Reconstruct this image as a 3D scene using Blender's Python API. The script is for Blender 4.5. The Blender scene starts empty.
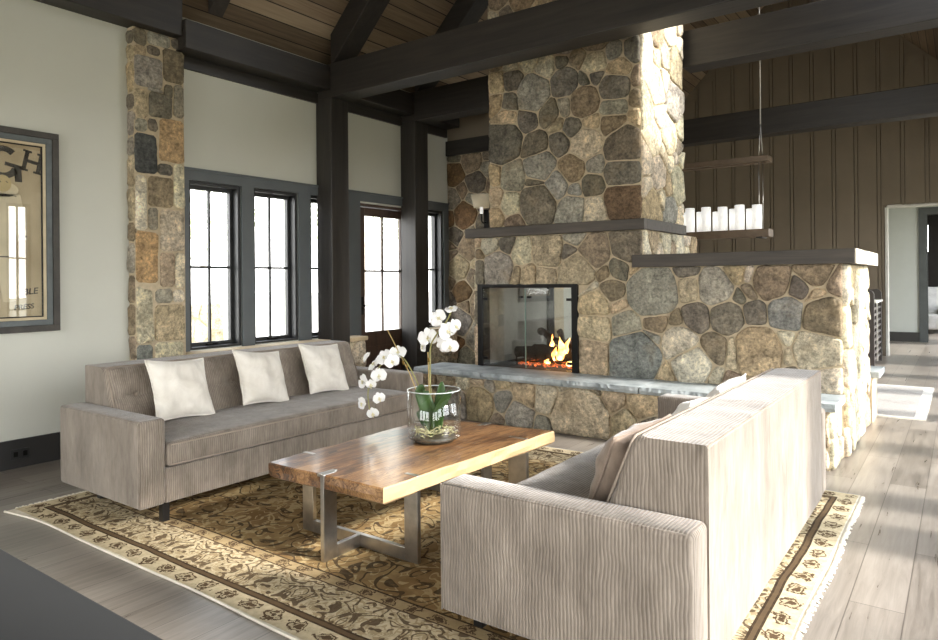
import bpy, bmesh, math, random
from mathutils import Vector, Matrix, Euler, noise as mnoise

random.seed(7)
PI = math.pi
scene = bpy.context.scene
COL = scene.collection

# ------------------------------------------------------------------ camera
FOC, YAW, HY, ROLL, CH = 680.0, math.radians(36), 280.0, math.radians(0.5), 1.3
cd = bpy.data.cameras.new('camera')
cam = bpy.data.objects.new('camera', cd)
COL.objects.link(cam)
cd.sensor_width = 36.0
cd.lens = FOC / 938 * 36.0
cd.shift_y = (HY - 320) / 938.0
cam.location = (0, 0, CH)
cam.matrix_world = Matrix.Translation((0, 0, CH)) @ Matrix.Rotation(YAW, 4, 'Z') @ Matrix.Rotation(PI / 2, 4, 'X') @ Matrix.Rotation(-ROLL, 4, 'Z')
cd.clip_end = 400
cd.clip_start = 0.02
scene.camera = cam

# measuring helpers: where a sight line meets a plane of the room
def ray(x, y):
    a = x - 469
    b = y - HY
    a, b = math.cos(ROLL) * a - math.sin(ROLL) * b, math.sin(ROLL) * a + math.cos(ROLL) * b
    fx, fy, rx, ry = -math.sin(YAW), math.cos(YAW), math.cos(YAW), math.sin(YAW)
    return fx + rx * a / FOC, fy + ry * a / FOC, -b / FOC
def onX(x, y, X0):
    d = ray(x, y); t = X0 / d[0]
    return d[1] * t, CH + d[2] * t
def onY(x, y, Y0):
    d = ray(x, y); t = Y0 / d[1]
    return d[0] * t, CH + d[2] * t

# ------------------------------------------------------------------ materials
def s2l(c):
    return tuple((v / 255 / 12.92) if v / 255 <= 0.04045 else ((v / 255 + 0.055) / 1.055) ** 2.4 for v in c) + (1,)

class NT:
    def __init__(s, name):
        s.m = bpy.data.materials.new(name); s.m.use_nodes = True
        s.t = s.m.node_tree; s.n = s.t.nodes; s.l = s.t.links
        s.b = s.n['Principled BSDF']
    def node(s, typ, **kw):
        n = s.n.new(typ)
        for k, v in kw.items():
            if k.startswith('i_'):
                n.inputs[k[2:].replace('_', ' ')].default_value = v
            else:
                setattr(n, k, v)
        return n
    def link(s, a, b): s.l.new(a, b)
    def coord(s, scale=(1, 1, 1), rot=(0, 0, 0)):
        tc = s.node('ShaderNodeTexCoord')
        mp = s.node('ShaderNodeMapping')
        mp.inputs['Scale'].default_value = scale
        mp.inputs['Rotation'].default_value = rot
        s.link(tc.outputs['Object'], mp.inputs['Vector'])
        return mp.outputs['Vector']
    def noise(s, vec, scale, detail=4, rough=0.55, dist=0):
        n = s.node('ShaderNodeTexNoise')
        n.inputs['Scale'].default_value = scale; n.inputs['Detail'].default_value = detail
        n.inputs['Roughness'].default_value = rough; n.inputs['Distortion'].default_value = dist
        if vec is not None: s.link(vec, n.inputs['Vector'])
        return n.outputs['Fac']
    def ramp(s, fac, stops):
        r = s.node('ShaderNodeValToRGB')
        e = r.color_ramp.elements
        while len(e) > 1: e.remove(e[-1])
        e[0].position = stops[0][0]; e[0].color = stops[0][1]
        for p, c in stops[1:]:
            k = e.new(p); k.color = c
        s.link(fac, r.inputs['Fac'])
        return r.outputs['Color']
    def math(s, op, a, b=None, c=None, clamp=False):
        n = s.node('ShaderNodeMath', operation=op)
        n.use_clamp = clamp
        for i, v in enumerate((a, b, c)):
            if v is None: continue
            if isinstance(v, (int, float)): n.inputs[i].default_value = v
            else: s.link(v, n.inputs[i])
        return n.outputs[0]
    def mix(s, fac, a, b, blend='MIX'):
        n = s.node('ShaderNodeMix', data_type='RGBA', blend_type=blend)
        for i, v in ((0, fac), (6, a), (7, b)):
            if isinstance(v, (int, float)): n.inputs[i].default_value = v
            elif isinstance(v, tuple): n.inputs[i].default_value = v
            else: s.link(v, n.inputs[i])
        return n.outputs[2]
    def bump(s, h, strength=0.5, dist=0.01):
        n = s.node('ShaderNodeBump')
        n.inputs['Strength'].default_value = strength; n.inputs['Distance'].default_value = dist
        s.link(h, n.inputs['Height'])
        s.link(n.outputs['Normal'], s.b.inputs['Normal'])
    def base(s, c): 
        if isinstance(c, tuple): s.b.inputs['Base Color'].default_value = c
        else: s.link(c, s.b.inputs['Base Color'])
    def set(s, **kw):
        for k, v in kw.items():
            s.b.inputs[k.replace('_', ' ')].default_value = v
        return s

def plain(name, rgb, rough=0.6, metal=0, var=0.12, scale=6, bump=0.0, spec=0.5):
    t = NT(name)
    v = t.coord()
    c = s2l(rgb)
    d = tuple(x * (1 - var) for x in c[:3]) + (1,)
    l = tuple(min(1, x * (1 + var)) for x in c[:3]) + (1,)
    f = t.noise(v, scale)
    t.base(t.ramp(f, [(0.3, d), (0.7, l)]))
    t.set(Roughness=rough, Metallic=metal)
    t.b.inputs['Specular IOR Level'].default_value = spec
    if bump: t.bump(t.noise(v, scale * 8), bump, 0.005)
    return t.m

def wood(name, dark, light, axis, stretch=14, rough=0.6, bump=0.25, sc=1.6):
    t = NT(name)
    s = [stretch, stretch, stretch]; s[axis] = 1.0
    v = t.coord(tuple(s))
    f = t.noise(v, sc, 6, 0.6, 0.6)
    g = t.noise(t.coord(), 1.1, 3)
    f2 = t.math('MULTIPLY_ADD', g, 0.35, t.math('MULTIPLY', f, 0.75))
    t.base(t.ramp(f2, [(0.32, s2l(dark)), (0.72, s2l(light))]))
    t.set(Roughness=rough)
    t.bump(f, bump, 0.004)
    return t.m

timber = [wood('stained_timber_%s' % 'xyz'[i], (26, 24, 22), (54, 49, 44), i, rough=0.5, bump=0.35) for i in range(3)]
mantel_wood = wood('mantel_timber', (44, 40, 36), (84, 76, 68), 0, rough=0.6)
door_wood = wood('door_wood', (52, 38, 30), (88, 66, 52), 2, rough=0.45)

def make_stone():
    t = NT('field_stone')
    at = t.node('ShaderNodeAttribute', attribute_name='stone_colour')
    v = t.coord()
    n1 = t.noise(v, 9, 8, 0.7, 0.3)
    n2 = t.noise(v, 42, 6, 0.75)
    n3 = t.noise(v, 3.5, 4, 0.6)
    n4 = t.noise(v, 19, 5, 0.7, 0.6)
    k = t.ramp(n1, [(0.28, (0.45, 0.44, 0.42, 1)), (0.5, (0.98, 0.97, 0.95, 1)), (0.72, (1.5, 1.46, 1.38, 1))])
    c = t.mix(1.0, at.outputs['Color'], k, 'MULTIPLY')
    k2 = t.ramp(n2, [(0.34, (0.5, 0.5, 0.5, 1)), (0.5, (1, 1, 1, 1)), (0.68, (1.5, 1.48, 1.42, 1))])
    c = t.mix(0.95, c, k2, 'MULTIPLY')
    c = t.mix(0.5, c, t.ramp(n4, [(0.34, (0.45, 0.44, 0.43, 1)), (0.5, (1, 1, 1, 1)), (0.68, (1.45, 1.42, 1.36, 1))]), 'MULTIPLY')
    ru = t.ramp(n3, [(0.56, (0, 0, 0, 1)), (0.74, (0.45, 0.45, 0.45, 1))])
    c = t.mix(ru, c, s2l((156, 134, 102)))
    t.base(c)
    t.set(Roughness=0.88)
    t.b.inputs['Specular IOR Level'].default_value = 0.25
    h = t.math('ADD', t.math('MULTIPLY_ADD', n2, 0.35, n1), t.math('MULTIPLY', n4, 0.7))
    t.bump(h, 1.0, 0.03)
    return t.m
stone_m = make_stone()
mortar_m = plain('mortar', (196, 180, 152), 0.95, var=0.12, scale=30, bump=0.6, spec=0.2)

paint_wall = plain('painted_plaster', (205, 205, 194), 0.7, var=0.02, scale=2, bump=0.03, spec=0.3)
trim_paint = plain('slate_trim_paint', (92, 97, 99), 0.45, var=0.06)
base_paint = plain('baseboard_paint', (46, 45, 44), 0.5, var=0.06)
black_metal = plain('black_metal', (24, 23, 22), 0.4, 0.6)
sash_paint = plain('black_sash', (38, 39, 39), 0.45)
panel_paint = plain('taupe_board', (126, 114, 97), 0.7, var=0.05, scale=3, bump=0.05)
steel = plain('brushed_steel', (186, 182, 176), 0.3, 1.0, var=0.15, scale=20)
dark_leg = plain('sofa_leg_black', (22, 20, 19), 0.4)
fg_table = plain('charcoal_lacquer', (40, 41, 42), 0.75, var=0.04)
bluestone = None
def make_bluestone():
    t = NT('bluestone')
    v = t.coord()
    n = t.noise(v, 5, 8, 0.65)
    n2 = t.noise(v, 60, 4, 0.7)
    t.base(t.ramp(n, [(0.3, s2l((118, 126, 128))), (0.7, s2l((192, 198, 198)))]))
    t.set(Roughness=0.6)
    t.bump(t.math('MULTIPLY_ADD', n2, 0.4, n), 0.5, 0.01)
    return t.m
bluestone = make_bluestone()

def make_floor():
    t = NT('weathered_oak_floor')
    tc = t.node('ShaderNodeTexCoord')
    sp = t.node('ShaderNodeSeparateXYZ'); t.link(tc.outputs['Object'], sp.inputs[0])
    cb = t.node('ShaderNodeCombineXYZ')
    t.link(sp.outputs['Y'], cb.inputs['X']); t.link(sp.outputs['X'], cb.inputs['Y'])
    br = t.node('ShaderNodeTexBrick', offset=0.37)
    t.link(cb.outputs[0], br.inputs['Vector'])
    br.inputs['Color1'].default_value = (0, 0, 0, 1); br.inputs['Color2'].default_value = (1, 1, 1, 1)
    br.inputs['Mortar'].default_value = (0.5, 0.5, 0.5, 1)
    br.inputs['Scale'].default_value = 1; br.inputs['Mortar Size'].default_value = 0.0022
    br.inputs['Brick Width'].default_value = 1.9; br.inputs['Row Height'].default_value = 0.19
    br.inputs['Bias'].default_value = 0.0
    g = t.noise(t.coord((16, 1.1, 1)), 2.2, 7, 0.65, 0.8)
    g2 = t.noise(t.coord((1, 1, 1)), 1.7, 3)
    f = t.math('ADD', t.math('MULTIPLY', br.outputs['Color'], 0.16), t.math('MULTIPLY', g, 0.6))
    f = t.math('ADD', f, t.math('MULTIPLY', g2, 0.2))
    c = t.ramp(f, [(0.25, s2l((92, 85, 77))), (0.5, s2l((134, 126, 117))), (0.8, s2l((166, 158, 148)))])
    c = t.mix(t.math('MULTIPLY', br.outputs['Fac'], 0.7), c, s2l((60, 54, 48)))
    t.base(c)
    t.link(t.math('MULTIPLY_ADD', g, 0.22, 0.20), t.b.inputs['Roughness'])
    t.bump(t.math('SUBTRACT', t.math('MULTIPLY', g, 0.3), br.outputs['Fac']), 0.25, 0.003)
    return t.m
floor_m = make_floor()

def make_ceiling():
    t = NT('ceiling_boards')
    tc = t.node('ShaderNodeTexCoord')
    sp = t.node('ShaderNodeSeparateXYZ'); t.link(tc.outputs['Object'], sp.inputs[0])
    x = t.math('DIVIDE', sp.outputs['X'], 0.105)
    i = t.math('FLOOR', x)
    wn = t.node('ShaderNodeTexWhiteNoise', noise_dimensions='1D'); t.link(i, wn.inputs['W'])
    fr = t.math('FRACT', x)
    seam = t.math('LESS_THAN', fr, 0.07)
    g = t.noise(t.coord((30, 1.2, 30)), 1.5, 6, 0.6, 0.5)
    f = t.math('ADD', t.math('MULTIPLY', wn.outputs['Value'], 0.5), t.math('MULTIPLY', g, 0.5))
    c = t.ramp(f, [(0.2, s2l((88, 74, 58))), (0.5, s2l((128, 109, 88))), (0.8, s2l((166, 148, 124)))])
    c = t.mix(seam, c, s2l((35, 29, 24)))
    t.base(c); t.set(Roughness=0.7)
    t.bump(t.math('SUBTRACT', g, seam), 0.3, 0.006)
    return t.m
ceil_m = make_ceiling()

def make_cord():
    t = NT('taupe_corduroy')
    tc = t.node('ShaderNodeTexCoord')
    sp = t.node('ShaderNodeSeparateXYZ'); t.link(tc.outputs['Object'], sp.inputs[0])
    ns = t.node('ShaderNodeSeparateXYZ'); t.link(tc.outputs['Normal'], ns.inputs[0])
    ax = t.math('GREATER_THAN', t.math('ABSOLUTE', ns.outputs['X']), 0.6)
    wob = t.math('MULTIPLY', t.noise(t.coord(), 5, 2), 0.03)
    cx = t.math('ADD', sp.outputs['X'], wob); cy = t.math('ADD', sp.outputs['Y'], wob)
    mixv = t.math('ADD', t.math('MULTIPLY', cy, ax), t.math('MULTIPLY', cx, t.math('SUBTRACT', 1.0, ax)))
    s = t.math('SINE', t.math('MULTIPLY', mixv, 2 * PI / 0.0125))
    s01 = t.math('MULTIPLY_ADD', s, 0.5, 0.5)
    n = t.noise(t.coord((1, 1, 0.35)), 9, 5, 0.65)
    n2 = t.noise(t.coord((1, 1, 0.2)), 60, 3, 0.6)
    f = t.math('ADD', t.math('MULTIPLY', n, 0.7), t.math('MULTIPLY', n2, 0.3))
    c = t.ramp(f, [(0.32, s2l((116, 106, 95))), (0.7, s2l((166, 154, 141)))])
    gro = t.ramp(s01, [(0.0, (0.5, 0.48, 0.46, 1)), (0.45, (1, 1, 1, 1))])
    c = t.mix(0.62, c, gro, 'MULTIPLY')
    t.base(c)
    t.set(Roughness=0.85)
    t.b.inputs['Sheen Weight'].default_value = 0.35
    t.b.inputs['Sheen Roughness'].default_value = 0.4
    t.b.inputs['Specular IOR Level'].default_value = 0.15
    t.bump(t.math('MULTIPLY_ADD', n2, 0.4, s01), 0.5, 0.004)
    return t.m
cord_m = make_cord()

def make_velvet(name, a, b, sheen=0.4, sc=7):
    t = NT(name)
    n = t.noise(t.coord(), sc, 5, 0.65, 0.6)
    n2 = t.noise(t.coord(), 220, 2)
    t.base(t.ramp(n, [(0.3, s2l(a)), (0.7, s2l(b))]))
    t.set(Roughness=0.85)
    t.b.inputs['Sheen Weight'].default_value = sheen
    t.b.inputs['Specular IOR Level'].default_value = 0.15
    t.bump(t.math('MULTIPLY_ADD', n, 2.0, n2), 0.25, 0.004)
    return t.m
pillow_m = make_velvet('cream_pillow_velvet', (216, 209, 196), (240, 235, 225))
taupe_pillow_m = make_velvet('taupe_pillow', (120, 104, 90), (160, 142, 126))
pillow_white = make_velvet('white_fur', (225, 220, 210), (245, 242, 236))
piping_m = plain('taupe_piping', (150, 136, 122), 0.8)

def make_slab():
    t = NT('live_edge_walnut')
    v = t.coord((9, 0.9, 9))
    w = t.noise(v, 1.3, 5, 0.55, 1.6)
    rings = t.math('FRACT', t.math('MULTIPLY', w, 7))
    fine = t.noise(t.coord((60, 2.0, 60)), 2, 4)
    big = t.noise(t.coord((2.2, 0.6, 1)), 1.4, 3, 0.5, 0.8)
    f = t.math('ADD', t.math('MULTIPLY', rings, 0.22), t.math('ADD', t.math('MULTIPLY', big, 0.75), t.math('MULTIPLY', fine, 0.12)))
    c = t.ramp(f, [(0.34, s2l((44, 28, 17))), (0.46, s2l((92, 62, 38))), (0.56, s2l((128, 92, 58))), (0.75, s2l((172, 134, 90)))])
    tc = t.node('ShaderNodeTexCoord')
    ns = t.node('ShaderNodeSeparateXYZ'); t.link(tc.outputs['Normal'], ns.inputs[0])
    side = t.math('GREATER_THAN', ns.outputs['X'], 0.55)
    c = t.mix(t.math('MULTIPLY', side, 0.85), c, s2l((198, 168, 128)))  # sunlit look of the right edge painted into the wood colour
    t.base(c); t.set(Roughness=0.38)
    t.b.inputs['Coat Weight'].default_value = 0.25
    t.b.inputs['Coat Roughness'].default_value = 0.15
    t.bump(fine, 0.15, 0.002)
    return t.m
slab_m = make_slab()

RUG = (-4.42, -0.50, 1.62, 4.60)
def make_rug():
    t = NT('faded_persian_wool')
    tc = t.node('ShaderNodeTexCoord')
    sp = t.node('ShaderNodeSeparateXYZ'); t.link(tc.outputs['Object'], sp.inputs[0])
    x, y = sp.outputs['X'], sp.outputs['Y']
    x0, x1, y0, y1 = RUG
    wob = t.math('MULTIPLY', t.math('SUBTRACT', t.noise(t.coord(), 2.3, 2), 0.5), 0.03)
    dx = t.math('MINIMUM', t.math('SUBTRACT', x, x0), t.math('SUBTRACT', x1, x))
    dy = t.math('MINIMUM', t.math('SUBTRACT', y, y0), t.math('SUBTRACT', y1, y))
    d = t.math('ADD', t.math('MINIMUM', dx, dy), wob)
    # coordinate along the border
    isx = t.math('LESS_THAN', dy, dx)
    al = t.math('ADD', t.math('MULTIPLY', x, isx), t.math('MULTIPLY', y, t.math('SUBTRACT', 1.0, isx)))
    def vec(a, b, s=1.0):
        c = t.node('ShaderNodeCombineXYZ')
        for k, q in ((0, a), (1, b)):
            if isinstance(q, (int, float)): c.inputs[k].default_value = q
            else: t.link(q, c.inputs[k])
        return c.outputs[0]
    # scroll work: contour lines of smooth noise read in mirrored tiles
    def scroll(a, b, per, sc, freq, width, seed):
        pa = t.math('PINGPONG', a, per)
        pb = t.math('ADD', b, seed)
        nz = t.node('ShaderNodeTexNoise'); nz.inputs['Scale'].default_value = sc
        nz.inputs['Detail'].default_value = 1.0; nz.inputs['Distortion'].default_value = 1.3
        t.link(vec(pa, pb), nz.inputs['Vector'])
        s = t.math('ABSOLUTE', t.math('SUBTRACT', t.math('FRACT', t.math('MULTIPLY', nz.outputs['Fac'], freq)), 0.5))
        return t.math('LESS_THAN', s, width), nz.outputs['Fac']
    worn = t.noise(t.coord(), 26, 5, 0.7)
    wornm = t.math('GREATER_THAN', worn, 0.40)
    cream = s2l((214, 198, 164)); gold = s2l((158, 128, 84)); dark = s2l((60, 48, 37)); brown = s2l((88, 70, 52)); olive = s2l((96, 86, 62))
    fieldl, fn = scroll(x, t.math('PINGPONG', y, 0.9), 0.8, 5.0, 5.0, 0.13, 3.1)
    fill, _ = scroll(x, t.math('PINGPONG', y, 0.45), 0.4, 9.0, 3.0, 0.12, 7.7)
    field = t.mix(t.ramp(t.noise(t.coord(), 4, 4, 0.6), [(0.35, (0, 0, 0, 1)), (0.65, (1, 1, 1, 1))]), s2l((128, 100, 64)), s2l((176, 148, 102)))
    field = t.mix(t.math('MULTIPLY', t.math('MULTIPLY', fill, wornm), 0.75), field, s2l((200, 178, 134)))
    field = t.mix(t.math('MULTIPLY', t.math('MULTIPLY', fieldl, wornm), 0.85), field, dark)
    bl, bn = scroll(al, d, 0.32, 8.5, 4.5, 0.17, 1.3)
    bl2, _ = scroll(al, d, 0.16, 20.0, 3.0, 0.16, 5.9)
    border = t.mix(t.math('MULTIPLY', bl2, 0.55), cream, s2l((150, 124, 84)))
    border = t.mix(t.math('MULTIPLY', t.math('MULTIPLY', bl, wornm), 0.9), border, brown)
    # small motif row
    def motif(dc, per, r):
        u = t.math('SUBTRACT', t.math('MULTIPLY', t.math('FRACT', t.math('DIVIDE', al, per)), per), per / 2)
        v2 = t.math('SUBTRACT', d, dc)
        n = t.math('MULTIPLY', t.math('SUBTRACT', t.noise(t.coord(), 34, 3), 0.5), 0.085)
        rr = t.math('ADD', t.math('SQRT', t.math('ADD', t.math('POWER', t.math('MULTIPLY', u, 0.75), 2.0), t.math('POWER', v2, 2.0))), n)
        o = t.math('LESS_THAN', rr, r)
        i = t.math('LESS_THAN', t.math('ABSOLUTE', t.math('SUBTRACT', rr, r * 0.55)), r * 0.14)
        return t.math('SUBTRACT', o, t.math('MULTIPLY', i, 0.8))
    m1 = motif(0.062, 0.15, 0.036)
    m2 = motif(0.405, 0.13, 0.027)
    outer = t.mix(m1, cream, brown)
    guard = t.mix(m2, s2l((178, 156, 118)), brown)
    def gt(v): return t.math('GREATER_THAN', d, v)
    c = t.mix(gt(0.008), s2l((236, 228, 210)), outer)
    c = t.mix(gt(0.108), c, dark)
    c = t.mix(gt(0.118), c, s2l((100, 82, 62)))
    c = t.mix(gt(0.136), c, dark)
    c = t.mix(gt(0.146), c, border)
    c = t.mix(gt(0.368), c, brown)
    c = t.mix(gt(0.376), c, guard)
    c = t.mix(gt(0.436), c, dark)
    c = t.mix(gt(0.446), c, field)
    c = t.mix(t.ramp(worn, [(0.35, (0.35, 0.35, 0.35, 1)), (0.6, (0, 0, 0, 1))]), c, s2l((120, 98, 68)))
    t.base(c)
    t.set(Roughness=0.95)
    t.b.inputs['Specular IOR Level'].default_value = 0.1
    t.bump(t.noise(t.coord(), 300, 2), 0.4, 0.003)
    return t.m
rug_m = make_rug()
fringe_m = plain('cotton_fringe', (232, 224, 206), 0.95)

def make_glass(name, tint=(1, 1, 1), ior=1.5, boost=1.0, pw=4.5):
    m = bpy.data.materials.new(name); m.use_nodes = True
    nt = m.node_tree; n = nt.nodes; n.clear()
    out = n.new('ShaderNodeOutputMaterial'); mx = n.new('ShaderNodeMixShader')
    tr = n.new('ShaderNodeBsdfTransparent'); gl = n.new('ShaderNodeBsdfGlossy'); fr = n.new('ShaderNodeLayerWeight')
    nz = n.new('ShaderNodeTexNoise'); nz.inputs['Scale'].default_value = 3
    tr.inputs[0].default_value = tuple(tint) + (1,)
    gl.inputs['Roughness'].default_value = 0.01
    pwv = pw; pw = n.new('ShaderNodeMath'); pw.operation = 'POWER'; pw.inputs[1].default_value = pwv
    mu = n.new('ShaderNodeMath'); mu.operation = 'MULTIPLY_ADD'; mu.inputs[1].default_value = 0.9; mu.inputs[2].default_value = 0.045 * boost; mu.use_clamp = True
    nt.links.new(fr.outputs['Facing'], pw.inputs[0]); nt.links.new(pw.outputs[0], mu.inputs[0]); nt.links.new(mu.outputs[0], mx.inputs[0])
    nt.links.new(tr.outputs[0], mx.inputs[1]); nt.links.new(gl.outputs[0], mx.inputs[2]); nt.links.new(mx.outputs[0], out.inputs[0])
    return m
glass_m = make_glass('window_glass')
hearth_glass = make_glass('fire_screen_glass', (0.9, 0.93, 0.92), boost=3.2)
vase_glass = make_glass('vase_glass', (0.93, 0.95, 0.945), boost=2.0, pw=2.6)
picture_glass = make_glass('picture_glass', boost=2.0)

def emit(name, rgb, strength, var=None):
    t = NT(name)
    t.set(Roughness=0.6); t.base((0.02, 0.01, 0.005, 1))
    if var:
        c = t.ramp(t.noise(t.coord(), var[0], 3), var[1])
        t.link(c, t.b.inputs['Emission Color'])
    else:
        t.b.inputs['Emission Color'].default_value = rgb
    t.b.inputs['Emission Strength'].default_value = strength
    return t.m
flame_m = emit('flame', None, 7, (14, [(0.35, (1, 0.22, 0.03, 1)), (0.55, (1, 0.55, 0.15, 1)), (0.7, (1, 0.85, 0.5, 1))]))
ember_m = emit('embers', None, 2.5, (60, [(0.45, (0.01, 0.005, 0.003, 1)), (0.6, (1, 0.16, 0.02, 1)), (0.75, (1, 0.45, 0.12, 1))]))
log_m = plain('charred_log', (40, 32, 27), 0.9, var=0.4, scale=14, bump=0.8)
candle_glass = plain('frosted_candle_glass', (240, 240, 236), 0.4, var=0.02)
candle_glass.node_tree.nodes['Principled BSDF'].inputs['Emission Color'].default_value = (1, 0.98, 0.94, 1)
candle_glass.node_tree.nodes['Principled BSDF'].inputs['Emission Strength'].default_value = 0.45

# ------------------------------------------------------------------ mesh helpers
def box(bm, x0, x1, y0, y1, z0, z1, mi=0):
    vs = [bm.verts.new((x, y, z)) for z in (z0, z1) for y in (y0, y1) for x in (x0, x1)]
    fs = []
    for q in ((0, 2, 3, 1), (4, 5, 7, 6), (0, 1, 5, 4), (2, 6, 7, 3), (0, 4, 6, 2), (1, 3, 7, 5)):
        f = bm.faces.new([vs[i] for i in q]); f.material_index = mi; fs.append(f)
    return vs, fs
def rbox(bm, x0, x1, y0, y1, z0, z1, r, seg=3, mi=0):
    vs, fs = box(bm, x0, x1, y0, y1, z0, z1, mi)
    es = set(e for f in fs for e in f.edges)
    bmesh.ops.bevel(bm, geom=list(es), offset=r, segments=seg, profile=0.5, affect='EDGES', clamp_overlap=True)
    return vs
def tube(bm, pts, r, n=8, closed=False, mi=0, cap=True):
    pts = [Vector(p) for p in pts]
    rings = []
    m = len(pts)
    up = Vector((0, 0, 1))
    prev = None
    for i, p in enumerate(pts):
        if closed: d = pts[(i + 1) % m] - pts[i - 1]
        else: d = pts[min(i + 1, m - 1)] - pts[max(i - 1, 0)]
        d.normalize()
        if prev is None:
            a = d.cross(up)
            if a.length < 0.05: a = d.cross(Vector((1, 0, 0)))
        else:
            a = prev - d * prev.dot(d)
            if a.length < 1e-4: a = d.cross(up)
        a.normalize(); prev = a
        b = d.cross(a)
        rr = r[i] if isinstance(r, (list, tuple)) else r
        rings.append([bm.verts.new(p + (a * math.cos(2 * PI * k / n) + b * math.sin(2 * PI * k / n)) * rr) for k in range(n)])
    for i in range(m if closed else m - 1):
        A, B = rings[i], rings[(i + 1) % m]
        for k in range(n):
            f = bm.faces.new((A[k], A[(k + 1) % n], B[(k + 1) % n], B[k])); f.material_index = mi; f.smooth = True
    if not closed and cap:
        bm.faces.new(rings[0][::-1]).material_index = mi; bm.faces.new(rings[-1]).material_index = mi
def lathe(bm, prof, cx=0, cy=0, n=32, mi=0):
    rings = [[bm.verts.new((cx + r * math.cos(2 * PI * k / n), cy + r * math.sin(2 * PI * k / n), z)) for k in range(n)] for r, z in prof]
    for A, B in zip(rings, rings[1:]):
        for k in range(n):
            f = bm.faces.new((A[k], A[(k + 1) % n], B[(k + 1) % n], B[k])); f.smooth = True; f.material_index = mi
    if prof[0][0] > 1e-6: bm.faces.new(rings[0][::-1]).material_index = mi
    if prof[-1][0] > 1e-6: bm.faces.new(rings[-1]).material_index = mi
def obj(name, bm, mats, parent=None, smooth=False, bevel=0):
    me = bpy.data.meshes.new(name)
    bmesh.ops.recalc_face_normals(bm, faces=bm.faces)
    if smooth:
        for f in bm.faces: f.smooth = True
    bm.to_mesh(me); bm.free()
    if not isinstance(mats, (list, tuple)): mats = [mats]
    for m in mats: me.materials.append(m)
    o = bpy.data.objects.new(name, me)
    COL.objects.link(o)
    if parent is not None: o.parent = parent
    if bevel:
        b = o.modifiers.new('bevel', 'BEVEL'); b.width = bevel; b.segments = 2; b.limit_method = 'ANGLE'
    return o
def thing(name, label, cat, loc=(0, 0, 0), rotz=0, group=None):
    o = bpy.data.objects.new(name, None)
    o.empty_display_size = 0.1
    COL.objects.link(o); o.location = loc; o.rotation_euler = (0, 0, rotz)
    o['label'] = label; o['category'] = cat
    if group: o['group'] = group
    return o
def tag(o, label, cat, group=None, kind=None):
    o['label'] = label; o['category'] = cat
    if group: o['group'] = group
    if kind: o['kind'] = kind
    return o
def struct(name, bm, mats, parent=None, **k):
    o = obj(name, bm, mats, parent, **k)
    if parent is None: o['kind'] = 'structure'
    return o
def new(): return bmesh.new()
def shift(o, loc):
    """move a world-built mesh so that its origin sits at loc"""
    o.data.transform(Matrix.Translation(-Vector(loc))); o.location = loc
    return o

def wall_grid(bm, fixed, lo, hi, u0, u1, z0, z1, holes, axis, mi=0):
    """wall slab across u (x or y) and z with rectangular openings; axis 'x': wall plane at x=lo..hi, u=y"""
    us = sorted(set([u0, u1] + [h[0] for h in holes] + [h[1] for h in holes]))
    us = [u for u in us if u0 <= u <= u1]
    for a, b in zip(us, us[1:]):
        mid = (a + b) / 2
        cuts = sorted((h[2], h[3]) for h in holes if h[0] < mid < h[1])
        z = z0
        segs = []
        for c0, c1 in cuts:
            if c0 > z: segs.append((z, c0))
            z = max(z, c1)
        if z < z1: segs.append((z, z1))
        for s0, s1 in segs:
            if axis == 'x': box(bm, lo, hi, a, b, s0, s1, mi)
            else: box(bm, a, b, lo, hi, s0, s1, mi)

# ------------------------------------------------------------------ stone work
D = (124, 117, 105); G = (160, 154, 142); B = (146, 131, 111); T = (186, 169, 141); L = (202, 192, 170); GB = (146, 147, 140); O = (200, 170, 128); LL = (224, 212, 188)
def clip(poly, nx, ny, c):
    out = []
    for i in range(len(poly)):
        p, q = poly[i], poly[(i + 1) % len(poly)]
        a = nx * p[0] + ny * p[1] - c; b = nx * q[0] + ny * q[1] - c
        if a <= 0: out.append(p)
        if (a < 0 < b) or (b < 0 < a):
            t = a / (a - b); out.append((p[0] + (q[0] - p[0]) * t, p[1] + (q[1] - p[1]) * t))
    return out
def cells(seeds, bounds, gap, extra=None):
    u0, u1, v0, v1 = bounds
    res = []
    for i, s in enumerate(seeds):
        poly = [(u0, v0), (u1, v0), (u1, v1), (u0, v1)]
        g = gap * random.uniform(0.5, 1.1)
        for j, q in enumerate(seeds):
            if i == j: continue
            dx, dy = q[0] - s[0], q[1] - s[1]
            L2 = dx * dx + dy * dy
            if L2 > 4.0 or L2 < 1e-8: continue
            Ln = math.sqrt(L2)
            c = (q[0] ** 2 + q[1] ** 2 - q[2] ** 2 - s[0] ** 2 - s[1] ** 2 + s[2] ** 2) / 2
            poly = clip(poly, dx / Ln, dy / Ln, c / Ln - g)
            if len(poly) < 3: break
        if len(poly) < 3: continue
        if extra:
            for (nx, ny, c) in extra(s):
                poly = clip(poly, nx, ny, c)
                if len(poly) < 3: break
        if len(poly) < 3: continue
        ar = abs(sum(poly[k][0] * poly[(k + 1) % len(poly)][1] - poly[(k + 1) % len(poly)][0] * poly[k][1] for k in range(len(poly)))) / 2
        if ar < 0.0012: continue
        res.append((poly, s[3]))
    return res
def chaikin(p, k):
    for it in range(k):
        w = 0.15 if it == 0 else 0.25
        out = []
        for i in range(len(p)):
            a, b = p[i], p[(i + 1) % len(p)]
            l = math.hypot(b[0] - a[0], b[1] - a[1])
            if it == 0 and l > 1e-6: w = min(0.22, 0.022 / l)
            out.append((a[0] + (b[0] - a[0]) * w, a[1] + (b[1] - a[1]) * w))
            out.append((a[0] + (b[0] - a[0]) * (1 - w), a[1] + (b[1] - a[1]) * (1 - w)))
        p = out
    return p
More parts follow.
